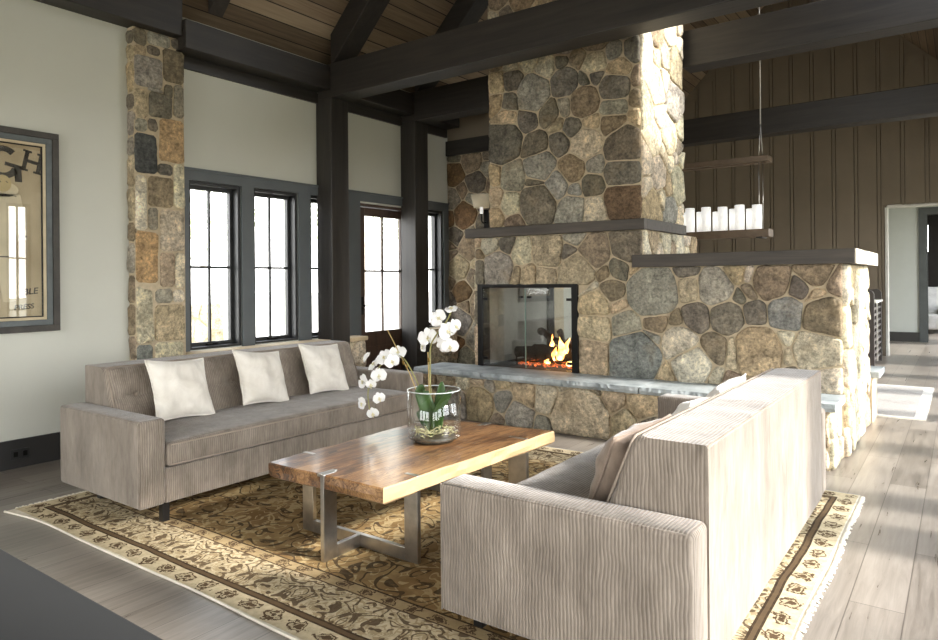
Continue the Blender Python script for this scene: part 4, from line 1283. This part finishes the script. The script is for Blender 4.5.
moss_m = plain('pale_moss', (188, 182, 140), .9, var=.4, scale=60); lip_m = plain('yellow_lip', (226, 218, 178), .5); tie_m = plain('raffia', (150, 118, 50), .8)
OZ = VZ + .036
def W(px, py, d=0.0):      # a point of the plant, at the plant's own distance
    x, z = onY(px, py, VYY + d); return Vector((x - VX, d, z - OZ))
def petal(bm, c, R3, ang, l, w, curl, seed):
    n, m = 7, 6; G = []
    for i in range(n + 1):
        s = i / n; ww = w * (math.sin(PI * min(1, s * .93 + .07)) ** .7) * (.35 + .65 * min(1, s * 2.2))
        row = []
        for j in range(m + 1):
            q = -1 + 2 * j / m
            x = s * l; y = q * ww; z = curl * s * s * l + .10 * l * (q * q) * (1 if seed % 2 else -.6) * .6 + mnoise.noise(Vector((s * 4, q * 3, seed))) * .006
            ca, sa = math.cos(ang), math.sin(ang)
            row.append(bm.verts.new(c + R3 @ Vector((x * ca - y * sa, x * sa + y * ca, z))))
        G.append(row)
    for i in range(n):
        for j in range(m): f = bm.faces.new((G[i][j], G[i + 1][j], G[i + 1][j + 1], G[i][j + 1])); f.smooth = True
def flower(px, py, d, size, face, roll, seed):
    c = W(px, py, d); f = Vector(face).normalized()
    R3 = f.to_track_quat('Z', 'Y').to_matrix() @ Matrix.Rotation(roll, 3, 'Z')
    bm = new()
    petal(bm, c, R3, 0, size * .92, size * .62, .10, seed); petal(bm, c, R3, PI, size * .92, size * .62, .10, seed + 1)
    for k, a in enumerate((PI / 2, PI / 2 + 2.35, PI / 2 - 2.35)): petal(bm, c - (R3 @ Vector((0, 0, .004))), R3, a, size * .85, size * .36, .05, seed + 2 + k)
    o = obj('flower', bm, petal_m, oc)
    sm = o.modifiers.new('thick', 'SOLIDIFY'); sm.thickness = .0012
    bm = new()
    bmesh.ops.create_uvsphere(bm, u_segments=10, v_segments=8, radius=.005, matrix=Matrix.Translation(c + R3 @ Vector((0, 0, .008))))
    for s in (-1, 1): bmesh.ops.create_uvsphere(bm, u_segments=8, v_segments=6, radius=.004, matrix=Matrix.Translation(c + R3 @ Vector((s * .007, -.008, .010))))
    tube(bm, [c + R3 @ Vector((0, -.004, .008)), c + R3 @ Vector((0, -.018, .018)), c + R3 @ Vector((0, -.024, .012))], [.003, .004, .002], 6)
    obj('lip', bm, lip_m, o, smooth=True)
cam_dir = Vector((2.35, -2.9, .35))
FL = [(428, 337, .0, .058, (.4, -.9, .1), .2), (438, 318, .03, .052, (.3, -.8, .2), 1.0), (447, 331, -.01, .055, (.9, -.5, .1), .6), (450, 346, -.03, .050, (.6, -.8, -.3), .1), (455, 326, .04, .046, (1, -.1, .1), .4), (451, 309, .0, .036, (.3, -.5, 1), .3), (443, 344, .03, .046, (.3, -1, -.2), 1.9), (423, 346, .03, .036, (-.4, -1, -.2), .9),
      (398, 352, .0, .050, (.5, -.7, .6), .1), (384, 357, -.02, .052, (.2, -.9, .5), .7), (374, 364, .03, .046, (-.3, -.7, .5), 1.2), (392, 361, -.05, .046, (.6, -.9, .1), .4), (366, 357, .05, .042, (-1, -.4, .6), .5), (379, 375, .0, .050, (.5, -.9, .0), .2), (363, 381, .02, .048, (-.2, -1, .0), .9), (371, 384, -.03, .034, (.5, -.8, -.3), .1),
      (379, 398, .0, .038, (.8, -.7, .1), .3), (362, 403, .0, .042, (-.1, -1, -.1), .8), (373, 413, -.02, .038, (.5, -.9, -.2), .2)]
for i, f in enumerate(FL): flower(f[0], f[1], f[2] - .0, f[3] * 1.12, f[4], f[5], i * 7)
def curve(pts, n=24):
    P = [Vector(p) for p in pts]; P = [P[0]] + P + [P[-1]]; o = []
    for k in range(1, len(P) - 2):
        for i in range(n // (len(P) - 3) + 1):
            t_ = i / (n // (len(P) - 3) + 1); a, b, c, d = P[k - 1], P[k], P[k + 1], P[k + 2]
            o.append(.5 * ((2 * b) + (c - a) * t_ + (2 * a - 5 * b + 4 * c - d) * t_ * t_ + (3 * b - a - 3 * c + d) * t_ ** 3))
    o.append(P[-1]); return o
base = Vector((0, 0, .02))
bm = new(); tube(bm, curve([base + Vector((.0, 0, 0)), W(431, 400), W(430, 362), W(431, 345), W(437, 334, .01), W(446, 322, .01), W(451, 312, 0)]), .0042, 7); obj('stem', bm, stem_m, oc)
bm = new(); tube(bm, curve([base + Vector((-.02, 0, 0)), W(421, 392), W(410, 368), W(400, 356), W(386, 361), W(374, 374), W(368, 392), W(370, 412)]), .0038, 7); obj('stem', bm, stem_m, oc)
bm = new(); tube(bm, [base + Vector((.004, .01, 0)), W(429, 390, .01), W(428, 352, .01)], .0032, 6); obj('stake', bm, stake_m, oc)
bm = new(); tube(bm, [base + Vector((-.03, .01, 0)), W(410, 374, .01), W(387, 329, .01)], .003, 6); obj('stake', bm, stake_m, oc)
for (px, py) in ((429, 360), (403, 363), (407, 366)):
    bm = new()
    c = W(px, py, 0)
    for k in range(8):
        a = random.random() * 6.28
        tube(bm, [c, c + Vector((math.cos(a) * .012, random.uniform(-.008, .008), math.sin(a) * .012))], .003, 5)
    obj('raffia_tie', bm, tie_m, oc)
def leaf(pts, w, roll):
    bm = new(); c = curve(pts, 18); n = len(c); G = []
    for i, p in enumerate(c):
        s = i / (n - 1); d = (c[min(i + 1, n - 1)] - c[max(i - 1, 0)]).normalized()
        side = d.cross(Vector(roll)).normalized(); nr = side.cross(d)
        ww = w * (math.sin(PI * (.12 + .88 * s)) ** .6 if s < .999 else .02) 
        G.append([bm.verts.new(p + side * ww * q + nr * (abs(q) * .22 * ww)) for q in (-1, -.66, -.33, 0, .33, .66, 1)])
    for A_, B_ in zip(G, G[1:]):
        for j in range(6): bm.faces.new((A_[j], A_[j + 1], B_[j + 1], B_[j])).smooth = True
    o = obj('leaf', bm, leaf_m, oc); sm = o.modifiers.new('thick', 'SOLIDIFY'); sm.thickness = .0025
V3 = Vector
leaf([(0, 0, .0), (-.035, -.02, .12), (-.075, -.03, .225), (-.07, -.03, .25)][:3], .036, (.6, -.8, .2))
leaf([(0, 0, .0), (-.015, -.03, .13), (-.045, -.05, .24), (-.02, -.055, .262)], .042, (.6, -.8, .3))
leaf([(0, 0, .0), (.03, -.02, .10), (.085, -.01, .20), (.125, .0, .255)], .026, (.5, -.8, .4))
leaf([(0, .02, .0), (.01, .04, .16), (.02, .05, .29)], .032, (.6, -.8, .0))
leaf([(0, 0, .0), (-.06, .0, .06), (-.12, .0, .115)], .030, (.4, -.5, .8))
bm = new()
for k in range(150):
    a, r = random.random() * 6.28, random.random() ** .6 * .105
    p = Vector((math.cos(a) * r, math.sin(a) * r, random.uniform(.0, .035)))
    q = p + Vector((random.uniform(-.03, .03), random.uniform(-.03, .03), random.uniform(-.008, .02)))
    q2 = q + Vector((random.uniform(-.02, .02), random.uniform(-.02, .02), random.uniform(-.01, .01)))
    for w_ in (p, q, q2):
        w_.z = max(.003, w_.z)
    tube(bm, [p, q, q2], .0022, 4)
o = obj('moss', bm, moss_m, oc); o['kind'] = 'stuff'

# ================================================================== PICTURE
p0, p1 = 1.26, 2.285
pz0, pz1 = .955, 2.40
pic = thing('framed_poster', 'large vintage sepia poster in a dark weathered frame on the left wall', 'picture', (WX, (p0 + p1) / 2, (pz0 + pz1) / 2))
def PC(o): o.data.transform(Matrix.Translation((-WX, -(p0 + p1) / 2, -(pz0 + pz1) / 2))); return o
frm = plain('weathered_frame', (60, 56, 50), .55, var=.35, scale=14, bump=.3)
frm2 = plain('frame_slate', (86, 92, 92), .5, var=.25, scale=10); frm3 = plain('frame_gilt', (196, 180, 148), .5, var=.15)
def fr_ring(name, o0, o1, d0, d1, m):
    bm = new(); a, b, c, d = p0 + o0, p1 - o0, pz0 + o0, pz1 - o0; e = o1 - o0
    box(bm, WX + d0, WX + d1, a, b, c, c + e); box(bm, WX + d0, WX + d1, a, b, d - e, d); box(bm, WX + d0, WX + d1, a, a + e, c + e, d - e); box(bm, WX + d0, WX + d1, b - e, b, c + e, d - e)
    return PC(obj(name, bm, m, pic, bevel=.003))
fr_ring('outer_frame', 0, .045, .002, .045, frm); fr_ring('frame_band', .045, .085, .002, .036, frm2); fr_ring('inner_slip', .085, .105, .002, .03, frm3); fr_ring('black_fillet', .105, .113, .002, .026, black_metal)
bm = new(); box(bm, WX + .003, WX + .012, p0 + .113, p1 - .113, pz0 + .113, pz1 - .113)
sepia = NT('sepia_paper'); v = sepia.coord(); n1 = sepia.noise(v, 2.5, 5, .6); sepia.base(sepia.ramp(n1, [(.3, s2l((176, 158, 124))), (.7, s2l((206, 190, 156)))])); sepia.set(Roughness=.8)
PC(obj('poster', bm, sepia.m, pic))
ink = plain('poster_ink', (58, 54, 50), .8); cream_ink = plain('poster_cream', (226, 214, 182), .8, var=.08)
def text(s, y, z, size, tilt, m, bold=0.0, name='lettering', shear=0):
    cu = bpy.data.curves.new(name, 'FONT'); cu.body = s; cu.size = size; cu.extrude = .001; cu.offset = bold; cu.shear = shear
    cu.align_x = 'RIGHT'
    tmp = bpy.data.objects.new(name, cu)
    me = bpy.data.meshes.new_from_object(tmp)
    o = bpy.data.objects.new(name, me); COL.objects.link(o); me.materials.append(m)
    M = Matrix.Translation((WX + .0135, y, z)) @ Matrix.Rotation(tilt, 4, 'X') @ Matrix(((0, 0, 1, 0), (1, 0, 0, 0), (0, 1, 0, 0), (0, 0, 0, 1)))
    me.transform(M); PC(o); o.parent = pic
    bpy.data.objects.remove(tmp); return o
def slab_letter(polys, y, z, s, tilt, name='lettering'):
    bm = new(); ct_, st = math.cos(tilt), math.sin(tilt)
    for (a, b, c, d) in polys:
        q = [(a, b), (c, b), (c, d), (a, d)]
        A_ = []; B_ = []
        for (u, w) in q:
            uu, ww = (u * ct_ - w * st) * s, (u * st + w * ct_) * s
            A_.append(bm.verts.new((WX + .0125, y + uu, z + ww))); B_.append(bm.verts.new((WX + .0145, y + uu, z + ww)))
        bm.faces.new(A_); bm.faces.new(B_[::-1])
        for i in range(4): bm.faces.new((A_[i], A_[(i + 1) % 4], B_[(i + 1) % 4], B_[i]))
    return PC(obj(name, bm, ink, pic))
# H with slab serifs, slanting down to the right
hp = onX(26, 165, WX); hs_ = .20
slab_letter([(.10, 0, .28, 1), (.72, 0, .90, 1), (.28, .42, .72, .58), (0, 0, .38, .10), (0, .90, .38, 1), (.62, 0, 1, .10), (.62, .90, 1, 1)], onX(18, 169, WX)[0], onX(18, 169, WX)[1], .15, math.radians(-12))
# G: thick arc with bar
def arcletter():
    gy, gz = onX(2, 162, WX); bm = new(); R0, R1 = .055, .115
    pts = []
    for k in range(22):
        a = math.radians(48 + 282 * k / 21); w = R1 if True else 0
        pts.append((math.cos(a), math.sin(a)))
    def ad(q):
        A_ = [bm.verts.new((WX + .0125, gy + u, gz + w)) for u, w in q]; B_ = [bm.verts.new((WX + .0145, gy + u, gz + w)) for u, w in q]
        bm.faces.new(A_); bm.faces.new(B_[::-1])
        for i in range(len(q)): bm.faces.new((A_[i], A_[(i + 1) % len(q)], B_[(i + 1) % len(q)], B_[i]))
    for i in range(21):
        th0 = R0 + .02 * abs(math.sin(math.radians(48 + 282 * i / 21))); 
        th1 = R0 + .02 * abs(math.sin(math.radians(48 + 282 * (i + 1) / 21)))
        ad([(pts[i][0] * th0, pts[i][1] * th0), (pts[i][0] * R1, pts[i][1] * R1), (pts[i + 1][0] * R1, pts[i + 1][1] * R1), (pts[i + 1][0] * th1, pts[i + 1][1] * th1)])
    ad([(.01, -.02), (.13, -.045), (.135, -.02), (.015, .005)]); ad([(.075, -.13), (.12, -.13), (.115, -.03), (.07, -.03)])
    return PC(obj('lettering', bm, ink, pic))
arcletter()
q = onX(37, 292, WX); text('CAN GAME RAMBLE', q[0], q[1] - .01, .062, math.radians(6), ink, .001, shear=.2)
q = onX(33, 304, WX); text('PRESS', q[0], q[1] - .03, .05, math.radians(4), ink, .001, shear=.2)
# pale standing figure in a loose suit, mostly cut by the photo's edge
bm = new()
fy, fz = onX(5, 208, WX)
def blob(ybl, pts, x=.0128):
    A_ = [bm.verts.new((WX + x, ybl + a, fz + b)) for a, b in pts]; B_ = [bm.verts.new((WX + x + .0018, ybl + a, fz + b)) for a, b in pts]
    bm.faces.new(A_); bm.faces.new(B_[::-1])
    for i in range(len(pts)): bm.faces.new((A_[i], A_[(i + 1) % len(pts)], B_[(i + 1) % len(pts)], B_[i]))
ell = lambda cy, cz, a, b, n=20: [(cy + a * math.cos(2 * PI * k / n), cz + b * math.sin(2 * PI * k / n)) for k in range(n)]
blob(fy, ell(-.02, .13, .10, .055)); blob(fy, [(-.16, .10), (.09, .10), (.12, -.05), (.13, -.22), (.07, -.24), (.05, -.10), (.06, -.34), (-.16, -.34)])
blob(fy, [(-.16, -.34), (.06, -.34), (.09, -.60), (.04, -.66), (-.02, -.66), (-.05, -.45), (-.10, -.45), (-.12, -.66), (-.16, -.62)])
PC(obj('printed_figure', bm, cream_ink, pic))
bm = new(); blob(fy, ell(-.02, .17, .055, .06), .0150)
PC(obj('printed_face', bm, plain('poster_ochre', (206, 186, 134), .8), pic))
bm = new()
for (a, b) in (((-.04, .19), (-.03, .18)), ((.0, .19), (.012, .18))): blob(fy, [(a[0], a[1]), (b[0], b[1]), (b[0], b[1] - .006), (a[0], a[1] - .006)], .0172)
for k in range(9): blob(fy, ell(-.10 + k * .02, .085 + .006 * (k % 2), .006, .003, 8), .0148)
blob(fy, [(-.16, -.338), (.062, -.338), (.062, -.346), (-.16, -.346)], .0148); blob(fy, [(.075, -.20), (.13, -.19), (.13, -.20), (.075, -.212)], .0148)
PC(obj('printed_lines', bm, ink, pic))
bm = new(); box(bm, WX + .021, WX + .023, p0 + .113, p1 - .113, pz0 + .113, pz1 - .113); PC(obj('glazing', bm, picture_glass, pic))

# ================================================================== PENDANT
LY = 8.0
xe, _ = onY(771, 233, LY)
zb_ = onY(763, 237, LY)[1]; zt_ = onY(755, 163, LY)[1]
pd = thing('linear_chandelier', 'long two-bar wooden chandelier with white candle glasses hanging beyond the fireplace', 'chandelier', (xe, LY, zb_))
LEN = 1.75
cw = plain('chandelier_wood', (104, 88, 72), .5, var=.2, scale=10)
hw = .11
bm = new(); box(bm, -LEN, 0, -hw, hw, 0, .085); obj('lower_bar', bm, cw, pd, bevel=.003)
bm = new()
for (a, b, c, d) in ((-LEN, 0, -hw, -hw + .05), (-LEN, 0, hw - .05, hw), (-.05, 0, -hw + .05, hw - .05), (-LEN, -LEN + .05, -hw + .05, hw - .05)): box(bm, a, b, c, d, zt_ - zb_ - .0, zt_ - zb_ + .06)
obj('upper_frame', bm, cw, pd, bevel=.002)
for sx in (-.10, -LEN + .10):
    for sy in (-hw + .02, hw - .02):
        bm = new(); tube(bm, [(sx, sy, .085), (sx, sy, zt_ - zb_ + .01)], .005, 6); obj('rod', bm, steel, pd)
    apex = (sx, 0, zt_ - zb_ + .42)
    for sy in (-hw + .02, hw - .02):
        bm = new(); tube(bm, [(sx, sy, zt_ - zb_ + .06), apex], .006, 6); obj('hanger', bm, steel, pd)
    bm = new(); tube(bm, [apex, (sx, 0, 5.9 - zb_)], .007, 6); obj('stem', bm, steel, pd)
    bm = new(); box(bm, sx - .03, sx + .03, -hw - .004, hw + .004, -.012, 0); obj('bracket', bm, black_metal, pd)
# candle glasses in two staggered rows
k = 0
for i in range(9):
    for row in (0, 1):
        x = -.13 - i * .185 - row * .09; 
        if x < -LEN + .06: continue
        h = random.choice((.25, .27, .26)) + (.02 if row == 0 else -.02)
        bm = new(); lathe(bm, [(.001, .085), (.052, .085), (.052, .085 + h), (.046, .085 + h), (.046, .12), (.001, .12)], x, (-.055 if row == 0 else .055), 18)
        obj('candle_glass', bm, candle_glass, pd)

# ================================================================== RACK by the passage
rk = thing('slatted_rack', 'dark slatted shelf unit with rounded end boards beyond the low stone wall', 'shelf', (-1.02, 11.6, 0))
rackm = plain('rack_paint', (68, 62, 58), .5)
def board(y, name):
    bm = new(); prof = [(-.5, 0), (0, 0)]
    top = 1.10
    prof += [(.0, top - .05), (-.02, top - .01), (-.06, top + .01), (-.12, top), (-.5, top)]
    A_ = [bm.verts.new((u, y - .03, v)) for u, v in prof]; B_ = [bm.verts.new((u, y + .03, v)) for u, v in prof]
    bm.faces.new(A_); bm.faces.new(B_[::-1])
    for i in range(len(prof)): bm.faces.new((A_[i], A_[(i + 1) % len(prof)], B_[(i + 1) % len(prof)], B_[i]))
    obj(name, bm, rackm, rk)
board(-.45, 'end_board'); board(.62, 'end_board')
bm = new(); box(bm, -.45, .02, -.42, .59, .92, .95); obj('shelf', bm, plain('rack_top', (205, 203, 196), .5), rk)
for i in range(9):
    bm = new(); box(bm, -.03, -.01, -.42, .59, .10 + i * .09, .13 + i * .09); obj('slat', bm, rackm, rk)
bm = new(); box(bm, -.45, -.3, -.42, .59, .05, .9); obj('back_panel', bm, rackm, rk)
bm = new(); box(bm, -.02, 0, .05, .07, .05, .92); obj('divider', bm, plain('rack_edge', (190, 186, 178), .5), rk)

# ================================================================== FOREGROUND TABLE
ft = thing('console_table', 'plain charcoal table top cutting off the bottom left corner', 'table', (-1.5, .27, 0))
bm = new(); rbox(bm, -.9, .9, -.30, .30, .71, .75, .004, 2); obj('table_top', bm, fg_table, ft)
for sx in (-.85, .85):
    for sy in (-.25, .25):
        bm = new(); box(bm, sx - .025, sx + .025, sy - .025, sy + .025, 0, .71); obj('leg', bm, fg_table, ft)

# ================================================================== OUTSIDE
bm = new(); box(bm, -60, -5.66, -30, 60, -.2, -.02); box(bm, -5.66, 1.16, -30, -3.31, -.2, -.02); box(bm, -5.66, 1.16, 20.21, 60, -.2, -.02)
struct('ground', bm, plain('pale_gravel', (214, 208, 196), .9, var=.1, scale=2))
bm = new(); box(bm, 1.16, 60, -30, 60, -.2, -.02); struct('ground_right_dimmed', bm, plain('dimmed_ground', (132, 128, 112), .9, var=.15, scale=2))  # unseen ground, darkened to cut bounce light on the upper walls
bm, lay = stone_bm()
box(bm, -8.3, -8.0, 4.5, 5.42, -.02, 1.02, 1)
sd = auto_seeds(4.5, 5.42, 0, 1.02, .09, .17, [LL, L, T], seed=40); put_stones(bm, lay, cells(sd, (4.5, 5.42, 0, 1.02), .006), (-8.0, 0, 0), (0, 1, 0), (0, 0, 1), (1, 0, 0), h=.02, seed=40)
o = obj('garden_wall', bm, [stone_m, mortar_m]); tag(o, 'short pale stone garden wall seen through the window beside the stone pier', 'wall'); shift(o, (-8.1, 4.95, 0))
fol = plain('pale_leaves', (188, 196, 160), .8, var=.15, scale=2); bark = plain('bark', (178, 170, 158), .9)
def tree(x, y, h, seed, label):
    rs = random.Random(seed)
    t = thing('tree', label, 'tree', (x, y, -.02), 0, 'trees outside the windows')
    bm = new(); tube(bm, curve([(0, 0, 0), (.1, .05, h * .3), (-.05, .1, h * .6), (0, 0, h * .85)], 12), [.16 - .011 * i for i in range(13)][:len(curve([(0, 0, 0), (.1, .05, h * .3), (-.05, .1, h * .6), (0, 0, h * .85)], 12))] if False else .11, 8)
    for k in range(7):
        a = rs.random() * 6.28; z = h * rs.uniform(.3, .7); tube(bm, [(0, 0, z), (math.cos(a) * .6, math.sin(a) * .6, z + .5), (math.cos(a) * 1.3, math.sin(a) * 1.3, z + .9)], [.05, .035, .015], 6)
    obj('trunk', bm, bark, t)
    bm = new()
    for k in range(900):
        a = rs.random() * 6.28; r = rs.random() ** .5 * h * .33; z = h * rs.uniform(.35, 1.05); 
        c = Vector((math.cos(a) * r, math.sin(a) * r, z)); e = Euler((rs.random() * 3, rs.random() * 3, rs.random() * 3)).to_matrix()
        s = rs.uniform(.08, .16)
        vs = [bm.verts.new(c + e @ Vector(q) * s) for q in ((-1, 0, 0), (0, -.5, .1), (1, 0, 0), (0, .5, .1))]; bm.faces.new(vs)
    obj('foliage', bm, fol, t)
for i, (x, y, h) in enumerate([(-22, 14, 6), (-19, 19, 7), (-24, 24, 8), (-17, 25.5, 6), (-26, 31, 8)]):
    tree(x, y, h, i, ['tall pale tree outside, farthest left through the first window', 'pale tree outside through the middle window', 'broad pale tree outside behind the garden', 'pale tree outside the glazed door', 'distant pale tree beyond the last window'][i])

# ================================================================== LIGHT
w = bpy.data.worlds.new('sky'); scene.world = w; w.use_nodes = True
nt = w.node_tree; bg = nt.nodes['Background']
tc = nt.nodes.new('ShaderNodeTexCoord'); sp = nt.nodes.new('ShaderNodeSeparateXYZ'); cr = nt.nodes.new('ShaderNodeValToRGB')
nt.links.new(tc.outputs['Generated'], sp.inputs[0]); nt.links.new(sp.outputs['Z'], cr.inputs['Fac'])
cr.color_ramp.elements[0].position = 0.0; cr.color_ramp.elements[0].color = (1, .99, .96, 1)
cr.color_ramp.elements[1].position = .7; cr.color_ramp.elements[1].color = (.82, .90, 1, 1)
nt.links.new(cr.outputs['Color'], bg.inputs['Color']); bg.inputs['Strength'].default_value = 7.6
def portal(name, loc, rot, sx, sy):
    l = bpy.data.lights.new(name, 'AREA'); l.shape = 'RECTANGLE'; l.size = sx; l.size_y = sy
    try: l.cycles.is_portal = True
    except Exception: pass
    o = bpy.data.objects.new(name, l); COL.objects.link(o); o.location = loc; o.rotation_euler = rot
portal('portal_right', (RX + .2, 5.0, 1.35), (0, PI / 2, 0), 2.5, 15.2)
portal('portal_added_opening', (-.17, 6.2, 4.70), (0, PI * .25, 0), 2.1, 1.0)
portal('portal_back', (-2.8, -3.4, 1.7), (PI / 2, 0, 0), 4.5, 2.5)
portal('portal_left', (WX - .25, 5.1, 1.2), (0, -PI / 2, 0), 2.3, 3.8)
sun = bpy.data.lights.new('sun', 'SUN'); sun.energy = 8.5; sun.angle = math.radians(6); sun.color = (1, .96, .9)
so = bpy.data.objects.new('sun', sun); COL.objects.link(so)
so.rotation_euler = Vector((1, .10, .55)).to_track_quat('Z', 'Y').to_euler()

scene.cycles.use_denoising = True
scene.cycles.max_bounces = 8; scene.cycles.diffuse_bounces = 5; scene.cycles.transparent_max_bounces = 12
scene.cycles.caustics_reflective = False; scene.cycles.caustics_refractive = False
vs = scene.view_settings
vs.view_transform = 'Standard'; vs.look = 'None'; vs.gamma = 1; vs.use_curve_mapping = False
vs.exposure = 0.27
